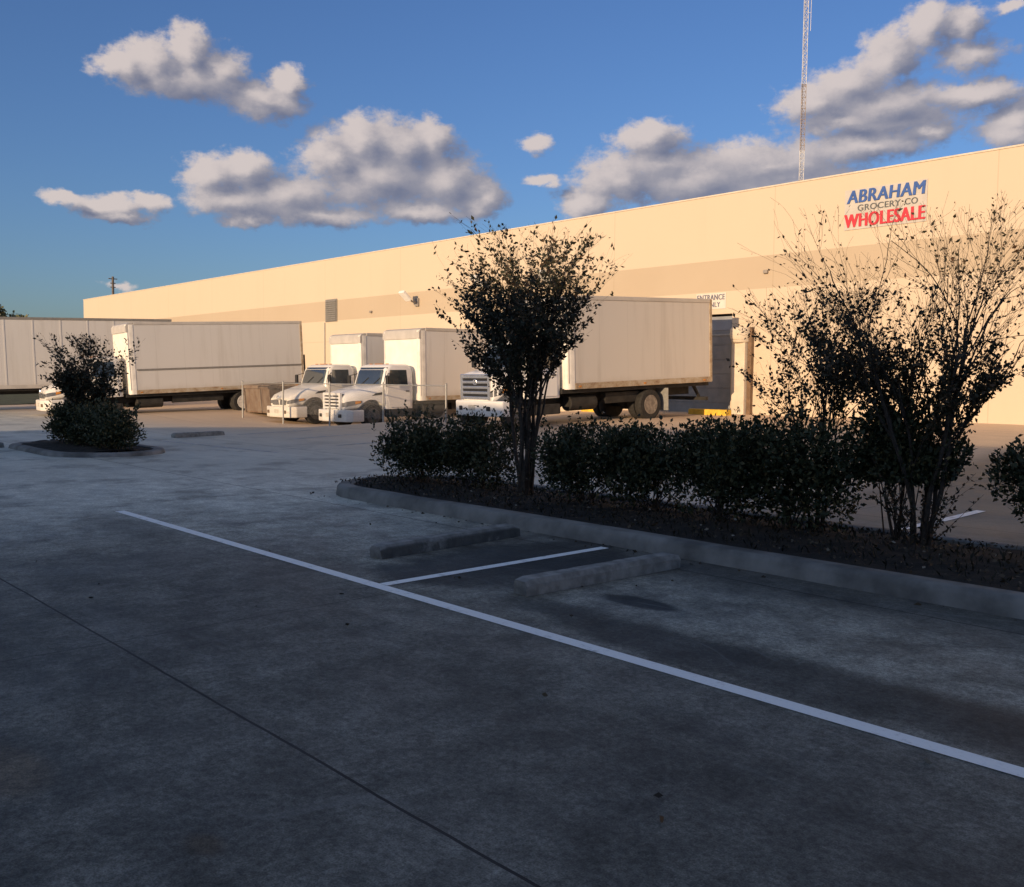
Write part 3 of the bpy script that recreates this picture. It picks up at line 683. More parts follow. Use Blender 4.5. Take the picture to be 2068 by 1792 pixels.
def box_truck(loc, rot, label, grille='slots', L=6.6, bz=1.15, bH=2.75, bw=1.25, skin='box', paint='paint', y_box=3.05, wheel_y=None, rimm='rim', midrail=None, liftgate=False, mudflap=True, badge=False, NS=1.2, lift=0.):
    t = thing('box_truck', label, 'truck', loc, rot, 'white box trucks backed up to the warehouse')
    P = M[paint]; by1 = y_box+L
    # --- cab shell
    front = [(.74, 1.42, 1.05), (1.20, 1.40, 1.07), (1.63, 1.38, 1.07), (2.26, 1.58, 1.02), (2.42, 1.70, .97), (2.47, 1.88, .86)]
    mb = MB(); mb.loft([rz_(hw, y, 2.86-max(0, z-2.25)*.5, z, .16 if z < 2.3 else .22) for z, y, hw in front]); mb.obj('cab', P, t, smooth=True)
    fy = lambda z: float(np.interp(z, [a[0] for a in front], [a[1] for a in front])); fw = lambda z: float(np.interp(z, [a[0] for a in front], [a[2] for a in front]))
    # windscreen with black surround
    mb = MB(); rows = []
    for z in np.linspace(1.61, 2.35, 6):
        row = []
        for u in np.linspace(-1, 1, 13):
            x = u*(fw(z)-.045); cv = max(0, abs(x)-(fw(z)-.17))/.17
            row.append((x, fy(z)-.014+.10*cv*cv, z))
        rows.append(row)
    def sheet(rows, th, mat, name, par=t):
        mb = MB(); k = len(rows[0]); a = [p for r in rows for p in r]; b = [(p[0], p[1]+th, p[2]) for p in a]; nn = len(a); fs = []
        for i in range(len(rows)-1):
            for j in range(k-1):
                q = i*k+j; fs += [(q, q+1, q+1+k, q+k), (q+nn, q+k+nn, q+1+k+nn, q+1+nn)]
        for j in range(k-1): fs += [(j, j+nn, j+1+nn, j+1), ((len(rows)-1)*k+j, (len(rows)-1)*k+j+1, (len(rows)-1)*k+j+1+nn, (len(rows)-1)*k+j+nn)]
        for i in range(len(rows)-1): fs += [(i*k, i*k+k, i*k+k+nn, i*k+nn), (i*k+k-1, i*k+k-1+nn, i*k+2*k-1+nn, i*k+2*k-1)]
        mb.add(a+b, fs); return mb.obj(name, mat, par, smooth=True)
    ws = sheet(rows, .03, M['glass'], 'windscreen')
    for x in (-.45, .35):
        mb = MB(); mb.tube([(x, fy(1.66)-.035, 1.66), (x+.42, fy(1.95)-.03, 1.95)], .012, 5); mb.obj('wiper', M['black'], ws)
    # doors, side glass
    if grille == 'panes':
        secs = [(.10, .78, .72, 1.08, .16), (.22, .88, .72, 1.22, .22), (.55, .97, .72, 1.38, .28), (1.0, 1.03, .72, 1.53, .30), (1.46, 1.06, .72, 1.66, .26)]
    elif grille == 'slots':
        secs = [(.10, .80, .72, 1.42, .12), (.22, .90, .72, 1.52, .22), (.55, .97, .72, 1.58, .28), (1.0, 1.03, .72, 1.63, .28), (1.46, 1.06, .72, 1.69, .24)]
    else:
        secs = [(.10, .78, .72, 1.20, .16), (.22, .88, .72, 1.36, .26), (.55, .97, .72, 1.47, .30), (1.0, 1.03, .72, 1.58, .30), (1.46, 1.06, .72, 1.67, .24)]
    hwf = lambda y: float(np.interp(y, [a[0] for a in secs], [a[1] for a in secs]))
    for s in (1, -1):
        poly = [(1.70, .80), (2.66, .80), (2.66, 1.62), (1.60, 1.62), (1.56, 1.30)]
        mb = MB(); mb.prism_x(poly, s*1.072, s*1.081); dr = mb.obj('door', P, t, bevel=.004)
        mb = MB(); mb.box((s*1.092, 2.52, 1.42), (.03, .16, .045)); mb.obj('handle', M['black'], dr)
        if badge and s > 0:
            mb = MB(); mb.lathe_x([(0, .01), (0, .14), (.012, .14), (.012, .01)], (1.082, 2.35, 1.02), 20); mb.obj('badge', M['black'], dr)
        mb = MB(); zz = [1.67, 2.20]
        pts = [(fw(1.64)+.004, fy(1.64)+.22, 1.64), (fw(1.64)+.004, 2.56, 1.64), (fw(2.25)+.006, 2.52, 2.25), (fw(2.25)+.006, fy(2.25)+.16, 2.25)]
        vs = [(s*a, b, c) for a, b, c in pts]+[(s*(a-.03), b, c) for a, b, c in pts]
        mb.add(vs, [(0,1,2,3),(7,6,5,4),(0,4,5,1),(1,5,6,2),(2,6,7,3),(3,7,4,0)]); mb.obj('side_window', M['glass'], t, bevel=.006)
        # mirror
        mb = MB(); mb.tube([(s*1.07, 1.52, 1.62), (s*1.30, 1.40, 1.66), (s*1.32, 1.40, 2.02), (s*1.02, 1.68, 2.12)], .018, 6); mr_ = mb.obj('mirror', M['black'], t)
        mb = MB(); mb.box((s*1.33, 1.40, 1.86), (.17, .10, .36)); mb.obj('mirror_head', M['black'], mr_, bevel=.03)
        # steps / tank skirt
        mb = MB(); mb.bx(min(s*.70, s*1.06), max(s*.70, s*1.06), 1.66, 2.80, .42, .72); mb.obj('step', M['chassis'], t, bevel=.03)
        # headlamp wrapping the front corner
        lo = [(.60, .088, .85), (.76, .092, .85), (.845, .13, .87), (hwf(.30)+.014, .30, .91), (hwf(.62)+.014, .62, .99)]
        hi = [(.62, .088, 1.0), (.76, .092, 1.02), (.85, .13, 1.05), (hwf(.30)+.014, .30, 1.08), (hwf(.62)+.014, .62, 1.09)]
        if grille == 'panes': lo = [(a, b, c) for a, b, c in lo]; hi = [(a, b, c-.03) for a, b, c in hi]
        mb = MB(); vs = [(s*a, b, c) for a, b, c in lo]+[(s*a, b, c) for a, b, c in hi]+[(s*(a-.06), b+.05, c) for a, b, c in lo]+[(s*(a-.06), b+.05, c) for a, b, c in hi]; fs = []
        for q in range(4): fs += [(q, q+1, q+6, q+5), (q+10, q+15, q+16, q+11), (q, q+10, q+11, q+1), (q+5, q+6, q+16, q+15)]
        fs += [(0, 5, 15, 10), (4, 14, 19, 9)]
        mb.add(vs, fs); hl = mb.obj('headlight', M['lens'], t, smooth=True)
        mb = MB(); vs = [(s*(hwf(y)+.018), y, z) for y, z in ((.40, .955), (.58, 1.0), (.58, 1.075), (.40, 1.06))]; mb.add(vs+[(a-s*.03, b, c) for a, b, c in vs], [(0,1,2,3),(7,6,5,4),(0,4,5,1),(1,5,6,2),(2,6,7,3),(3,7,4,0)]); mb.obj('indicator', M['amber'], hl)
        # hood side air intake
        mb = MB(); vs = [(s*1.035, .98, 1.26), (s*1.068, 1.34, 1.30), (s*1.062, 1.40, 1.40), (s*1.03, 1.12, 1.36)]
        mb.add(vs+[(a[0]-s*.12, a[1], a[2]) for a in vs], [(0,1,2,3),(7,6,5,4),(0,4,5,1),(1,5,6,2),(2,6,7,3),(3,7,4,0)]); mb.obj('intake', M['black'], t)
    # hood
    mb = MB(); mb.loft([rr(hw, y, z0, z1, r) for y, hw, z0, z1, r in secs]); mb.obj('hood', P, t, smooth=True)
    # grille
    if grille == 'panes':
        for s in (1, -1):
            mb = MB(); pts = [(s*.06, .088, .80), (s*.50, .088, .80), (s*.58, .088, .99), (s*.13, .088, 1.03)]
            mb.add(pts+[(a, b-.03, c) for a, b, c in pts], [(0,1,2,3),(7,6,5,4),(0,4,5,1),(1,5,6,2),(2,6,7,3),(3,7,4,0)])
            gr = mb.obj('grille', M['lens'], t)
            mb = MB()
            for i in range(4): z = .865+i*.045; mb.box((s*.30, .078, z-.03), (.40, .02, .012))
            mb.obj('grille_bar', M['black'], gr)
        ez = 1.10
    else:
        gw, gh = (.64, .68) if grille == 'slots' else (.54, .56)
        mb = MB(); mb.bx(-gw, gw, .05, .20, .78, .78+gh); gr = mb.obj('grille', M['black'], t)
        mb = MB()
        for i in range(5): z = .82+i*gh*.223; mb.box((0, .045, z), (gw*2+.02, .06, gh*.121))
        for s in (1, -1): mb.box((s*(gw+.015), .05, .79+gh/2), (.11, .09, gh+.06))
        mb.box((0, .05, .805+gh), (gw*2+.12, .08, .05)); mb.obj('grille_bar', M['chrome'] if grille == 'slots' else P, gr, bevel=.015)
        ez = 1.28
    mb = MB(); mb.tube([(.09*math.cos(a), .03, ez+.075*math.sin(a)) for a in np.linspace(0, 2*PI, 17)], .016, 6, cap=False)
    mb.tube([(-.045, .03, ez-.05), (-.03, .03, ez+.05)], .014, 5); mb.tube([(.045, .03, ez-.05), (.03, .03, ez+.05)], .014, 5); mb.tube([(-.04, .03, ez), (.04, .03, ez)], .012, 5)
    mb.obj('emblem', M['chrome'], t)
    # bumper
    poly = [(-1.14, .62), (-1.14, .20), (-.98, .03), (-.5, -.06), (.5, -.06), (.98, .03), (1.14, .20), (1.14, .62), (.98, .62), (.98, .3), (-.98, .3), (-.98, .62)]
    mb = MB(); mb.prism_z(poly, .29, .74); bp = mb.obj('bumper', P, t, bevel=.035)
    mb = MB(); mb.lathe_z
    for s in (1, -1):
        mb = MB(); mb.box((s*.66, -.035, .52), (.17, .06, .13)); mb.obj('fog_light', M['black'] if grille != 'panes' else M['brown'], bp, bevel=.02)
    mb = MB(); mb.box((.05 if grille == 'panes' else -.1, -.068, .54), (.32, .012, .16)); mb.obj('licence_plate', M['plate'], bp)
    # marker lamps
    for x in (-.55, -.2, 0, .2, .55):
        mb = MB(); mb.box((x, 1.95, 2.48), (.10, .08, .04)); mb.obj('marker_lamp', M['amber'], t)
    # wheels
    wy = wheel_y or (y_box+L*.70)
    for s in (1, -1):
        wheel(t, s*.98, 1.46-.48*NS, .49, s, M[rimm]); wheel(t, s*1.0, wy, .50, s, M[rimm], True)
    # chassis
    mb = MB()
    for s in (1, -1): mb.bx(s*.43-.05, s*.43+.05, .5, by1-.3, .72, .98); mb.bx(s*.78-.12, s*.78+.12, y_box+1.9, y_box+L*.52, .62, .95)
    for y in np.linspace(1.0, by1-.5, 7): mb.bx(-.43, .43, y-.05, y+.05, .76, .94)
    mb.tube([(-1.0, 1.46-.48*NS, .5), (1.0, 1.46-.48*NS, .5)], .07, 8); mb.tube([(-1.0, wy, .5), (1.0, wy, .5)], .10, 8); mb.lathe_x([(-.18, .05), (-.12, .2), (.12, .2), (.18, .05)], (0, wy, .52), 14)
    mb.bx(-1.12, 1.12, y_box-.1, by1-.02, bz-.14, bz-.012)
    mb.obj('chassis', M['chassis'], t)
    for s in (1, -1):
        mb = MB(); mb.lathe_x([(-.02, .02), (0, .27), (0, .27), (.02, .02)], (0, 0, 0), 6)
        mb = MB(); cy = y_box+.9; rings = [[(s*.78+.24*math.cos(a), y, .70+.24*math.sin(a)) for a in np.linspace(0, 2*PI, 17)[:-1]] for y in (cy-.55, cy+.55)]
        mb.loft(rings); mb.obj('fuel_tank', M['chassis'], t, smooth=True, bevel=.02)
        if mudflap:
            mb = MB(); mb.bx(s*.98-.28, s*.98+.28, wy+.68, wy+.70, .28, bz-.14); mb.obj('mud_flap', M['galv'] if s > 0 else M['black'], t)
    mb = MB(); mb.bx(-1.1, 1.1, by1-.12, by1-.02, .50, .62)
    for s in (1, -1): mb.add([(s*.7, by1-.10, .6), (s*.8, by1-.10, .6), (s*.8, by1-.04, .6), (s*.7, by1-.04, .6), (s*.7, by1-.45, bz-.1), (s*.8, by1-.45, bz-.1), (s*.8, by1-.35, bz-.1), (s*.7, by1-.35, bz-.1)], [(0,1,5,4),(1,2,6,5),(2,3,7,6),(3,0,4,7)])
    mb.obj('rear_guard', M['chassis'], t)
    # --- cargo box
    z0, z1 = bz, bz+bH
    mb = MB(); mb.bx(-bw+.012, bw-.012, y_box+.06, by1-.03, z0+.16, z1-.07); bx_ = mb.obj('cargo_box', M[skin], t)
    # front: curved corner posts, header, panel
    for s in (1, -1):
        rings = []
        for z in (z0-.02, z1-.10):
            rings.append([(s*(bw-.17+.17*math.sin(a)), y_box+.17-.17*math.cos(a), z) for a in np.linspace(0, PI/2, 8)]+[(s*bw, y_box+.30, z), (s*(bw-.2), y_box+.30, z)])
        mb = MB(); mb.loft(rings); mb.obj('corner_post', M['post'], bx_, smooth=True)
    mb = MB(); prof = [(y_box+.30, z1-.10), (y_box, z1-.10), (y_box, z1-.45), (y_box-.0, z1-.22)]
    mb.prism_x([(y_box+.0, z1-.42), (y_box+.0, z1-.16), (y_box+.07, z1-.05), (y_box+.22, z1), (y_box+.30, z1), (y_box+.30, z1-.42)], -bw+.01, bw-.01); mb.obj('header', M['boxtrim'], bx_, smooth=True)
    mb = MB(); mb.bx(-bw+.17, bw-.17, y_box+.018, y_box+.06, z0, z1-.44); mb.obj('front_panel', M['boxfront'], bx_)
    mb = MB()
    for s in (1, -1): mb.bx(min(s*(bw-.03), s*(bw+.012)), max(s*(bw-.03), s*(bw+.012)), y_box+.32, by1, z1-.11, z1+.015)
    mb.bx(-bw, bw, by1-.06, by1, z1-.11, z1+.015); mb.obj('top_rail', M['boxtrim'], bx_, bevel=.012)
    mb = MB(); mb.bx(-bw+.03, bw-.03, y_box+.3, by1-.06, z1-.02, z1+.005); mb.obj('roof', M['boxtrim'], bx_)
    mb = MB()
    for s in (1, -1): mb.bx(min(s*(bw-.03), s*(bw+.014)), max(s*(bw-.03), s*(bw+.014)), y_box+.32, by1, z0-.02, z0+.16)
    mb.obj('bottom_rail', M['rail'], bx_, bevel=.01)
    mb = MB()
    for s in (1, -1): mb.bx(min(s*(bw-.10), s*(bw+.016)), max(s*(bw-.10), s*(bw+.016)), by1-.10, by1+.01, z0, z1)
    mb.bx(-bw+.05, bw-.05, by1-.005, by1+.008, z1-.16, z1-.02)
    mb.obj('rear_frame', M['rail'] if skin != 'box' else M['boxtrim'], bx_)
    mb = MB(); mb.bx(-bw+.1, bw-.1, by1-.028, by1-.012, z0+.05, z1-.12); mb.obj('rear_door', M['boxfront'], bx_)
    if midrail:
        mb = MB()
        for s in (1, -1): mb.bx(min(s*(bw-.02), s*(bw+.02)), max(s*(bw-.02), s*(bw+.02)), y_box+.36, by1-.1, z0+midrail, z0+midrail+.07)
        mb.obj('rub_rail', M['vent'], bx_)
    for s in (1, -1):
        for y in (y_box+.5, (y_box+by1)/2, by1-.4): mb = MB(); mb.box((s*(bw+.018), y, z0+.06), (.02, .10, .05)); mb.obj('side_marker', M['amber'], bx_)
    if liftgate:
        mb = MB(); mb.bx(-1.1, 1.1, by1+.08, by1+.16, z0+.1, z0+1.5); mb.obj('liftgate', M['chassis'], t)
    # a longer nose: stretch everything ahead of the cowl
    FRONT = ('hood', 'fender', 'bumper', 'grille', 'grille_bar', 'emblem', 'headlight', 'indicator', 'fog_light', 'licence_plate', 'intake', 'cab', 'windscreen', 'wiper', 'door', 'handle', 'side_window', 'mirror', 'mirror_head', 'marker_lamp', 'badge')
    for o in list(t.children_recursive):
        if lift and o.name.split('.')[0] in FRONT:
            for v in o.data.vertices: v.co.z += lift
        if o.name.split('.')[0] in ('hood', 'fender', 'bumper', 'grille', 'grille_bar', 'emblem', 'headlight', 'indicator', 'fog_light', 'licence_plate', 'wheel_well', 'intake'):
            for v in o.data.vertices:
                if v.co.y < 1.46: v.co.y = 1.46-(1.46-v.co.y)*NS
        if o.name.split('.')[0] == 'hood':      # cut the wheel arches
            ck = MB(); yc = 1.46-.48*NS
            for s in (1, -1): ck.lathe_x([(-.01, .60), (.6, .60)] if s > 0 else [(-.6, .60), (.01, .60)], (s*.62, yc, .52+lift*.6), 28)
            cut = ck.obj('cutter', M['black'], t); md = o.modifiers.new('arch', 'BOOLEAN'); md.operation = 'DIFFERENCE'; md.object = cut; md.solver = 'EXACT'
            bpy.context.view_layer.update(); me = bpy.data.meshes.new_from_object(o.evaluated_get(bpy.context.evaluated_depsgraph_get())); o.modifiers.remove(md); o.data = me
            me.materials.clear(); me.materials.append(P); me.polygons.foreach_set('material_index', [0]*len(me.polygons)); bpy.data.objects.remove(cut)
            mb = MB()
            mb.bx(-.60, .60, .5, 1.5, .55, 1.12); mb.obj('wheel_well', M['black'], o)
    return t

def place_box_corner(corner, local, pitch, skew):
    e = Euler((rad(pitch), 0, -rad(skew)), 'XYZ'); return tuple(Vector(corner)-e.to_matrix() @ Vector(local)), tuple(e)
loc, rot = place_box_corner((-18.95, 26.75, 1.72), (1.25, 2.92+6.6, 1.15), 2.5, 4.0)
box_truck(loc, rot, 'box truck with chrome grille and plain tan-white box, backed in next to the roller door', 'slots', L=6.6, bH=2.75, skin='box3', paint='paint', wheel_y=6.62, NS=.72, lift=.16, y_box=2.92)
loc, rot = place_box_corner((-40.1, 23.43, 1.33), (1.25, 3.05+8.04, 1.1), 2.9, 6.8)
box_truck(loc, rot, 'long box truck with a dark rub rail along its box, behind the small planted island', 'panes', lift=.27, L=8.04, bz=1.1, bH=3.08, skin='box2', paint='paint2', midrail=1.0, wheel_y=8.1, badge=True, rimm='rimwhite', liftgate=True)
box_truck((-35.25, 19.62, -.22), (rad(1.0), 0, 0), 'cream box truck with two-pane grille and rounded nose beside the rusty dumpster', 'panes', L=6.0, bz=1.05, bH=2.75, skin='box', paint='paint2', y_box=3.0, mudflap=False, rimm='rimshade')
box_truck((-31.1, 19.62, -.24), (rad(1.0), 0, 0), 'white box truck with slotted grille, in the middle between two other trucks', 'white', L=6.4, bz=1.05, bH=2.85, skin='box', paint='paint', y_box=3.0, mudflap=False, rimm='rimshade')

def trailer():
    A = Vector((-48.75, 12.4, 1.07)); B = Vector((-47.7, 20.25, 1.31))
    d = (B-A); skew = math.atan2(d.x, d.y); pitch = math.atan2(d.z, math.hypot(d.x, d.y)); e = Euler((pitch, 0, -skew), 'XYZ')
    root = B - e.to_matrix() @ Vector((1.3, 14.6, 1.15))
    t = thing('semi_trailer', 'big white semi trailer cut off by the left edge of the photo', 'trailer', root, tuple(e))
    mb = MB(); mb.bx(-1.28, 1.28, .05, 14.55, 1.30, 4.40); b = mb.obj('cargo_box', M['box2'], t)
    mb = MB()
    for s in (1, -1): mb.bx(min(s*1.25, s*1.305), max(s*1.25, s*1.305), 0, 14.6, 4.38, 4.5)
    mb.bx(-1.28, 1.28, 14.52, 14.6, 4.38, 4.5); mb.bx(-1.28, 1.28, 0, .06, 4.38, 4.5); mb.obj('top_rail', M['vent'], b, bevel=.01)
    mb = MB()
    for s in (1, -1): mb.bx(min(s*1.25, s*1.31), max(s*1.25, s*1.31), 0, 14.6, 1.12, 1.30)
    mb.obj('bottom_rail', M['boxtrim'], b, bevel=.01)
    mb = MB()
    for y in np.arange(.8, 14.4, 1.22): mb.bx(1.275, 1.292, y-.03, y+.03, 1.3, 4.38)
    mb.obj('side_post', M['box2'], b)
    mb = MB()
    for s in (1, -1): mb.bx(s*.5-.06, s*.5+.06, .5, 14.3, .85, 1.12)
    mb.bx(-1.2, 1.2, .3, 14.5, 1.02, 1.118); mb.obj('chassis', M['chassis'], t)
    for y in (11.4, 12.7):
        for s in (1, -1): wheel(t, s*1.02, y, .51, s, M['rim'], True)
    for s in (1, -1): mb = MB(); mb.bx(s*.8-.06, s*.8+.06, 3.4, 3.52, .05, 1.0); mb.bx(s*.8-.15, s*.8+.15, 3.3, 3.62, .0, .06); mb.obj('landing_gear', M['chassis'], t)
trailer()

# dumpster
t = thing('dumpster', 'rusty brown dumpster between the long box truck and the cream truck', 'dumpster', (-38.3, 20.9, gz(-38.3, 20.9)))
mb = MB()
a, b, h = 1.15, .85, 1.3
mb.loft([[(-a, -b, .12), (a, -b, .12), (a, b, .12), (-a, b, .12)], [(-a-.03, -b-.12, h), (a+.03, -b-.12, h), (a+.03, b, h), (-a-.03, b, h)]]); mb.obj('body', M['rust'], t, bevel=.02)
mb = MB()
for x in (-1.06,): mb.add([(x-.04, -b-.002, .14), (x+.04, -b-.002, .14), (x+.04, -b-.06, .14), (x-.04, -b-.06, .14), (x-.04, -b-.12, h-.1), (x+.04, -b-.12, h-.1), (x+.04, -b-.18, h-.1), (x-.04, -b-.18, h-.1)], [(0,1,2,3),(4,5,6,7),(0,1,5,4),(1,2,6,5),(2,3,7,6),(3,0,4,7)])
mb.obj('rib', M['rust'], t)
mb = MB(); mb.bx(-a-.08, a+.08, -b-.2, -b-.1, h-.1, h+.03); mb.bx(a+.02, a+.09, -b-.1, b, h-.1, h+.03); mb.bx(-a-.09, -a-.02, -b-.1, b, h-.1, h+.03); mb.obj('top_rim', M['rust'], t, bevel=.01)
for x in (-.85, .85):
    mb = MB(); mb.lathe_x([(-.03, .02), (-.03, .10), (.03, .10), (.03, .02)], (x, -.5, .10), 14); mb.obj('caster', M['black'], t)
mb = MB(); mb.add([(-a, -b-.1, h+.035), (a, -b-.1, h+.035), (a, b, h+.16), (-a, b, h+.16), (-a, -b-.1, h+.06), (a, -b-.1, h+.06), (a, b, h+.19), (-a, b, h+.19)], [(3,2,1,0),(4,5,6,7),(0,1,5,4),(1,2,6,5),(2,3,7,6),(3,0,4,7)]); mb.obj('lid', M['rust'], t)

# chain-link fence
FX = [-37.7, -34.2, -30.7, -27.2, -23.7]; FY = 19.0
t = thing('chain_link_fence', 'low chain-link fence on pale posts in front of the parked box trucks', 'fence', (FX[0], FY, 0))
bz_ = lambda x: gz(x, FY)
ztop = 1.48
for x in FX:
    mb = MB(); mb.tube([(x-FX[0], 0, bz_(x)-.1), (x-FX[0], 0, ztop+.03)], .034, 10); mb.lathe_z([(ztop+.02, .04), (ztop+.07, .03), (ztop+.09, .005)], (x-FX[0], 0, 0), 10); mb.obj('post', M['galv'], t, smooth=True)
mb = MB(); mb.tube([(0, 0, ztop), (FX[-1]-FX[0], 0, ztop)], .021, 8); mb.obj('top_rail', M['galv'], t, smooth=True)
mb = MB(); s = .085; tot = FX[-1]-FX[0]; hh = 1.2
x = -hh
while x < tot:
    for sg_ in (1, -1):
        x0, x1 = (x, x+hh) if sg_ > 0 else (x+hh, x); z0, z1 = ztop-hh, ztop-.01
        # clip to 0..tot
        pa, pb = [x0, z0], [x1, z1]
        for p, q in ((pa, pb), (pb, pa)):
            if p[0] < 0: f = (0-p[0])/(q[0]-p[0]); p[1] += (q[1]-p[1])*f; p[0] = 0
            if p[0] > tot: f = (tot-p[0])/(q[0]-p[0]); p[1] += (q[1]-p[1])*f; p[0] = tot
        if abs(pa[0]-pb[0]) > .02: mb.tube([(pa[0], .002*sg_, pa[1]), (pb[0], .002*sg_, pb[1])], .0018, 3, cap=False)
    x += s
mb.obj('wire_mesh', M['galv'], t)

# ------------------------------------------------------------------ vegetation
def leaf_mesh(name, pos, axis, size, mat, parent, rs, wr=.5):
    pos = np.asarray(pos); axis = np.asarray(axis); k = len(pos); size = np.asarray(size).reshape(-1, 1)
    axis = axis/np.maximum(1e-6, np.linalg.norm(axis, axis=1, keepdims=True))
    rnd = rs.normal(size=(k, 3)); side = np.cross(axis, rnd); side /= np.maximum(1e-6, np.linalg.norm(side, axis=1, keepdims=True))
    nor = np.cross(axis, side)
    V = np.empty((k, 4, 3)); V[:, 0] = pos; V[:, 1] = pos+axis*size*.45+side*size*wr*.5+nor*size*.08; V[:, 2] = pos+axis*size; V[:, 3] = pos+axis*size*.45-side*size*wr*.5+nor*size*.08
    me = bpy.data.meshes.new(name); me.vertices.add(4*k); me.vertices.foreach_set('co', V.ravel())
    me.loops.add(4*k); me.loops.foreach_set('vertex_index', np.arange(4*k, dtype=np.int32))
    me.polygons.add(k); me.polygons.foreach_set('loop_start', np.arange(0, 4*k, 4, dtype=np.int32))
    me.update(calc_edges=True); me.validate(); me.materials.append(mat)
    o = bpy.data.objects.new(name, me); COL.objects.link(o); o.parent = parent
    return o

def shrub(x, y, z, rx, ry, h, nleaf, label, seed, group='dark leafy shrubs planted in the kerbed islands', low=.03, sprigs=34, leaf=.058):
    rs = np.random.RandomState(seed)
    t = thing('shrub', label, 'shrub', (x, y, z), group=group)
    mb = MB()
    for i in range(12):
        a = rs.uniform(0, 2*PI); r = rs.uniform(.15, .7); tip = Vector((rx*r*math.cos(a), ry*r*math.sin(a), h*rs.uniform(.5, .85)))
        b0 = Vector((rs.normal()*.07, rs.normal()*.07, -.03)); mid = b0.lerp(tip, .5)+Vector((rs.normal()*.04, rs.normal()*.04, -.05*h))
        mb.tube([b0, mid, tip], [.010, .007, .003], 5)
    mb.obj('stem', M['bark'], t)
    lobes = [(rs.uniform(-.66, .66)*rx, rs.uniform(-.5, .5)*ry, rs.uniform(.22, .80)*h, rs.uniform(.34, .52)) for _ in range(22)]
    P = []; A = []
    while len(P) < nleaf:
        l_ = lobes[rs.randint(len(lobes))]; d = rs.normal(size=3); d /= np.linalg.norm(d); r = l_[3]*(rs.uniform() ** .5)
        p = np.array([l_[0]+d[0]*r*rx, l_[1]+d[1]*r*ry, l_[2]+d[2]*r*h*.62])
        zr = p[2]/h; lim = .60+.48*min(1, max(0, zr-low)/.5) ** .7
        if p[2] < low*h or (p[0]/rx)**2+(p[1]/ry)**2 > lim*lim*1.1 or zr > 1.05: continue
        if math.sin(p[0]*9+seed)*math.sin(p[1]*8+2*seed)*math.sin(p[2]*10+seed) > .58: continue
        P.append(p); A.append(d*.6+rs.normal(size=3)*.6+np.array([0, 0, .45]))
    for i in range(sprigs):
        a = rs.uniform(0, 2*PI); r = rs.uniform(.1, .95); b = np.array([rx*r*math.cos(a), ry*r*math.sin(a), h*(.92-.22*r)]); d = np.array([rs.normal()*.25+.25*math.cos(a), rs.normal()*.25+.25*math.sin(a), 1.]); L = rs.uniform(.08, .30)
        for q in np.linspace(0, 1, int(7+L*30)):
            P.append(b+d*L*q+rs.normal(size=3)*.008); A.append(rs.normal(size=3)*.7+d*.8)
    P = np.array(P); A = np.array(A)
    leaf_mesh('foliage', P, A, rs.uniform(.6, 1.25, len(P))*leaf, M['leaf_shrub'], t, rs, .55)
    return t

HZ = .14
shrub(-11.30, 8.50, HZ, .88, .66, .98, 9500, 'leafy dark shrub at the rounded tip of the long island, first of its hedge', 11)
shrub(-9.98, 8.6, HZ, .76, .62, 1.0, 8000, 'leafy dark shrub just left of the middle crape myrtle trunk', 12)
shrub(-7.95, 8.6, HZ, .72, .64, 1.0, 8000, 'leafy dark shrub just right of the middle crape myrtle trunk', 13)
shrub(-6.95, 8.68, HZ, .72, .62, .98, 8000, 'leafy dark shrub midway along hedge, behind the nearest wheel stop', 14)
shrub(-6.00, 8.68, HZ, .72, .62, 1.06, 8000, 'leafy dark shrub left of the slim small crape myrtle', 15, sprigs=50)
shrub(-5.12, 8.68, HZ, .76, .62, 1.12, 9000, 'tall leafy dark shrub around the foot of the slim small crape myrtle', 16, sprigs=60)
shrub(-4.20, 9.05, HZ, .74, .50, 1.36, 9000, 'dense dark shrub crowding the trunks of the big right-hand crape myrtle', 17, low=.40)
shrub(-2.80, 9.35, HZ, .78, .52, 1.02, 8000, 'leafy dark shrub cut off by the right edge of the photo', 18, low=.22)
shrub(-23.15, 7.35, .08, .82, .62, .90, 6500, 'dark rounded shrub on left half of the small far island', 21, leaf=.075)
shrub(-20.75, 7.45, .08, .92, .66, .94, 7000, 'dark rounded shrub on right half of the small far island', 22, leaf=.075)
shrub(-21.9, 7.45, .08, .85, .62, .90, 5000, 'dark shrub in the middle of the small far island beneath the little tree', 23, leaf=.075)

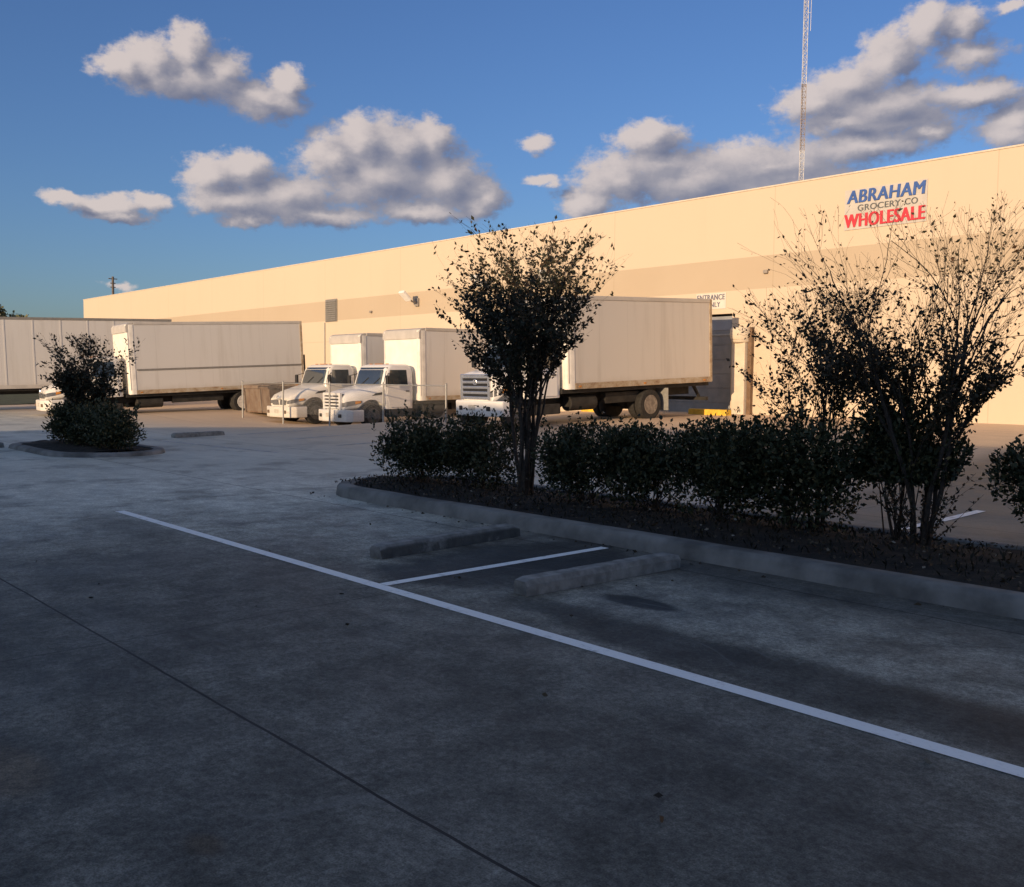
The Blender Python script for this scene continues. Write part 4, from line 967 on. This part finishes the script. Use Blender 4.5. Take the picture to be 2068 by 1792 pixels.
def crape(x, y, z, H, spread, label, seed, stems, leafz, nmax, sparse_top=True, r0=.035, lean=(0, 0), leaf=.05, suckers=0, name='crape_myrtle', twig=1., group=None, mat='leaf_tree', split=.66):
    """multi-stemmed vase-shaped tree: stems fan from the base, fork and end in fine upright twigs"""
    rs = np.random.RandomState(seed); t = thing(name, label, 'tree', (x, y, z), group=group)
    trunk, twigs = MB(), MB(); P, A, S = [], [], []
    def dens(zr):
        return float(np.interp(zr, [q[0] for q in leafz], [q[1] for q in leafz]))
    def grow(p, d, L, r, depth, goal=None):
        k = max(3, int(L/.10)); pts = [p.copy()]; dd = d.copy()
        for i in range(k):
            dd = dd + rs.normal(size=3)*(.05 if depth == 0 else .085) + np.array([0, 0, .018])+(0 if goal is None else (goal-dd)*.14); dd /= np.linalg.norm(dd); p = p+dd*L/k; pts.append(p.copy())
        rr_ = np.linspace(r, max(.0012, r*.45), len(pts)); (trunk if r > .010 else twigs).tube(pts, list(rr_), 6 if r > .012 else (4 if r > .004 else 3), cap=False)
        if depth >= 1:
            for i in range(1, len(pts)):
                zr = pts[i][2]/H; dn = dens(zr)*(.45 if depth == 1 else 1.)
                for q in range(rs.poisson(dn*L/k*70)):
                    b = pts[i-1]+(pts[i]-pts[i-1])*rs.uniform(); ax = rs.normal(size=3)+dd*.8
                    P.append(b+rs.normal(size=3)*.02); A.append(ax); S.append(rs.uniform(.6, 1.25)*leaf)
                if sparse_top and zr > .62 and rs.uniform() < .28*depth/3:
                    b = pts[i]; P.append(b+rs.normal(size=3)*.015); A.append(rs.normal(size=3)); S.append(rs.uniform(.3, .65)*leaf)
        if depth < 4 and L > .12:
            nk = {0: rs.randint(4, 6), 1: rs.randint(4, 7), 2: rs.randint(3, 6), 3: rs.randint(1, 4)}[depth]
            for c in range(nk):
                i = rs.randint(max(1, int(len(pts)*(.30 if depth else .40))), len(pts)); b = pts[i]
                a = rs.uniform(0, 2*PI); sd = np.array([math.cos(a), math.sin(a), 0.]); ax = dd*.92+sd*rs.uniform(.18, .50); ax[2] = max(ax[2], .25); ax /= np.linalg.norm(ax)
                LL = min(L*rs.uniform(.42, .72), (H-b[2])/max(.35, ax[2])*rs.uniform(.75, 1.04))
                if LL > .08: grow(b, ax, LL, rr_[i]*rs.uniform(.5, .68)*twig, depth+1)
    for s in range(stems):
        a = 2*PI*s/stems+rs.uniform(-.4, .4); b = np.array([math.cos(a)*.07, math.sin(a)*.07, -.03])
        tip = np.array([math.cos(a)*spread*rs.uniform(.35, 1.)+lean[0], math.sin(a)*spread*rs.uniform(.35, 1.)+lean[1], H*rs.uniform(.74, .98)])
        # nearly upright at the foot, then fanning
        d = tip-b; L = np.linalg.norm(d); d /= L; d0 = d*.35+np.array([0, 0, .75]); d0 /= np.linalg.norm(d0)
        grow(b, d0, L*split, r0*rs.uniform(.7, 1.1), 0, d*1.02)
    for s in range(suckers):
        a = rs.uniform(0, 2*PI); b = np.array([math.cos(a)*rs.uniform(.03, .2), math.sin(a)*rs.uniform(.03, .2), rs.uniform(0, .3)]); d = np.array([math.cos(a)*.7, math.sin(a)*.7, rs.uniform(.5, 1.2)]); L = rs.uniform(.3, .6)
        twigs.tube([b, b+d*L], [.004, .001], 3)
        for q in rs.uniform(.1, 1, 26): P.append(b+d*L*q); A.append(rs.normal(size=3)+d*.5); S.append(rs.uniform(.6, 1.2)*leaf)
    trunk.obj('trunk', M['bark'], t, smooth=True); twigs.obj('twigs', M['bark'], t)
    P, A, S = np.array(P), np.array(A), np.array(S)
    if len(P) > nmax: i = rs.permutation(len(P))[:nmax]; P, A, S = P[i], A[i], S[i]
    cr_ = leaf_mesh('crown', P, A, S, M[mat], t, rs, .55)
    print(name, seed, 'leaves', len(P))
    return t
TG = 'multi-stemmed crape myrtles on the islands'
crape(-8.93, 8.5, HZ, 3.42, .53, 'leafy vase-shaped crape myrtle standing in front of the right-hand box truck', 58, 8,
      [(.0, 0), (.20, .4), (.32, 1.6), (.50, 2.4), (.64, 1.8), (.78, .8), (1, .35)], 15000, r0=.034, group=TG, suckers=10, leaf=.062)
crape(-3.90, 8.95, HZ, 3.22, .88, 'tall airy crape myrtle with bare twiggy top in front of the wall sign', 32, 7,
      [(.0, .1), (.20, .5), (.30, 1.2), (.48, 1.7), (.56, .6), (.63, .10), (1, .05)], 9500, r0=.027, group=TG, suckers=34, mat='leaf_warm')
crape(-5.02, 9.0, HZ, 2.5, .48, 'slim small crape myrtle with thin shoots left of the tall airy one', 33, 6,
      [(.0, 0), (.3, .3), (.5, 1.0), (.72, .8), (.9, .4), (1, .2)], 4500, r0=.018, group=TG)
crape(-22.75, 7.5, .08, 2.55, .62, 'little bushy crape myrtle growing out of the small far island', 34, 7,
      [(.0, 0), (.3, .4), (.42, 1.5), (.60, 1.3), (.68, .3), (1, .1)], 6500, r0=.03, group=TG, leaf=.085, lean=(.12, .14))

def far_tree(x, y, H, w, label, seed):
    rs = np.random.RandomState(seed); t = thing('broadleaf_tree', label, 'tree', (x, y, 0), group='distant trees beyond the trailer')
    mb = MB(); mb.tube([(0, 0, -.2), (.1, 0, H*.4), (0, .1, H*.75)], [.25, .18, .06], 8)
    for i in range(7):
        a = rs.uniform(0, 2*PI); mb.tube([(0, 0, H*rs.uniform(.3, .6)), (w*.7*math.cos(a), w*.7*math.sin(a), H*rs.uniform(.6, .85))], [.09, .03], 5)
    mb.obj('trunk', M['bark'], t)
    P = []; lob = [(rs.normal()*w*.42, rs.normal()*w*.42, H*rs.uniform(.48, .86), rs.uniform(.25, .45)*w) for _ in range(14)]
    for i in range(5200):
        q = lob[rs.randint(14)]; d = rs.normal(size=3); d /= np.linalg.norm(d); r = q[3]*rs.uniform()**.4; P.append((q[0]+d[0]*r, q[1]+d[1]*r, min(H, q[2]+d[2]*r)))
    leaf_mesh('crown', np.array(P), rs.normal(size=(len(P), 3)), rs.uniform(.25, .5, len(P)), M['leaf_far'], t, rs, .7)
far_tree(-121.3, 32.06, 10.8, 2.6, 'distant pale green tree showing over the trailer roof at the left edge', 41)
far_tree(-125, 38.5, 9.4, 2.0, 'low distant tree barely showing over the trailer roof', 42)

# leaf litter on the soil, the kerb foot and the lot
rs = np.random.RandomState(77); P = []
for i in range(2600):
    x = -12.0+rs.uniform()*13.5; y = rs.uniform(7.42, 9.35); P.append((x, y, .150+rs.uniform(0, .03)+.05*(1-abs(y-8.37)/1.0)))
for i in range(60):
    x = -12+rs.uniform()*11; y = 7.08-abs(rs.normal())*.12; P.append((x, y, .008))
for i in range(26): P.append((rs.uniform(-9, -1.5), rs.uniform(1.5, 7), .008))
P = np.array(P); A = rs.normal(size=(len(P), 3)); A[:, 2] *= .25
struct(leaf_mesh('leaf_litter', P, A, rs.uniform(.02, .06, len(P)), M['litter'], None, rs, .6), 'stuff')
# ground cover blades on the soil
P = []
for i in range(3000):
    x = -12.0+rs.uniform()*13.5; y = rs.uniform(7.45, 9.35); P.append((x, y, .12+.05*(1-abs(y-8.37)/1.0)))
P = np.array(P); A = rs.normal(size=(len(P), 3))*.5; A[:, 2] = 1
struct(leaf_mesh('ground_cover', P, A, rs.uniform(.03, .09, len(P)), M['cover'], None, rs, .25), 'stuff')
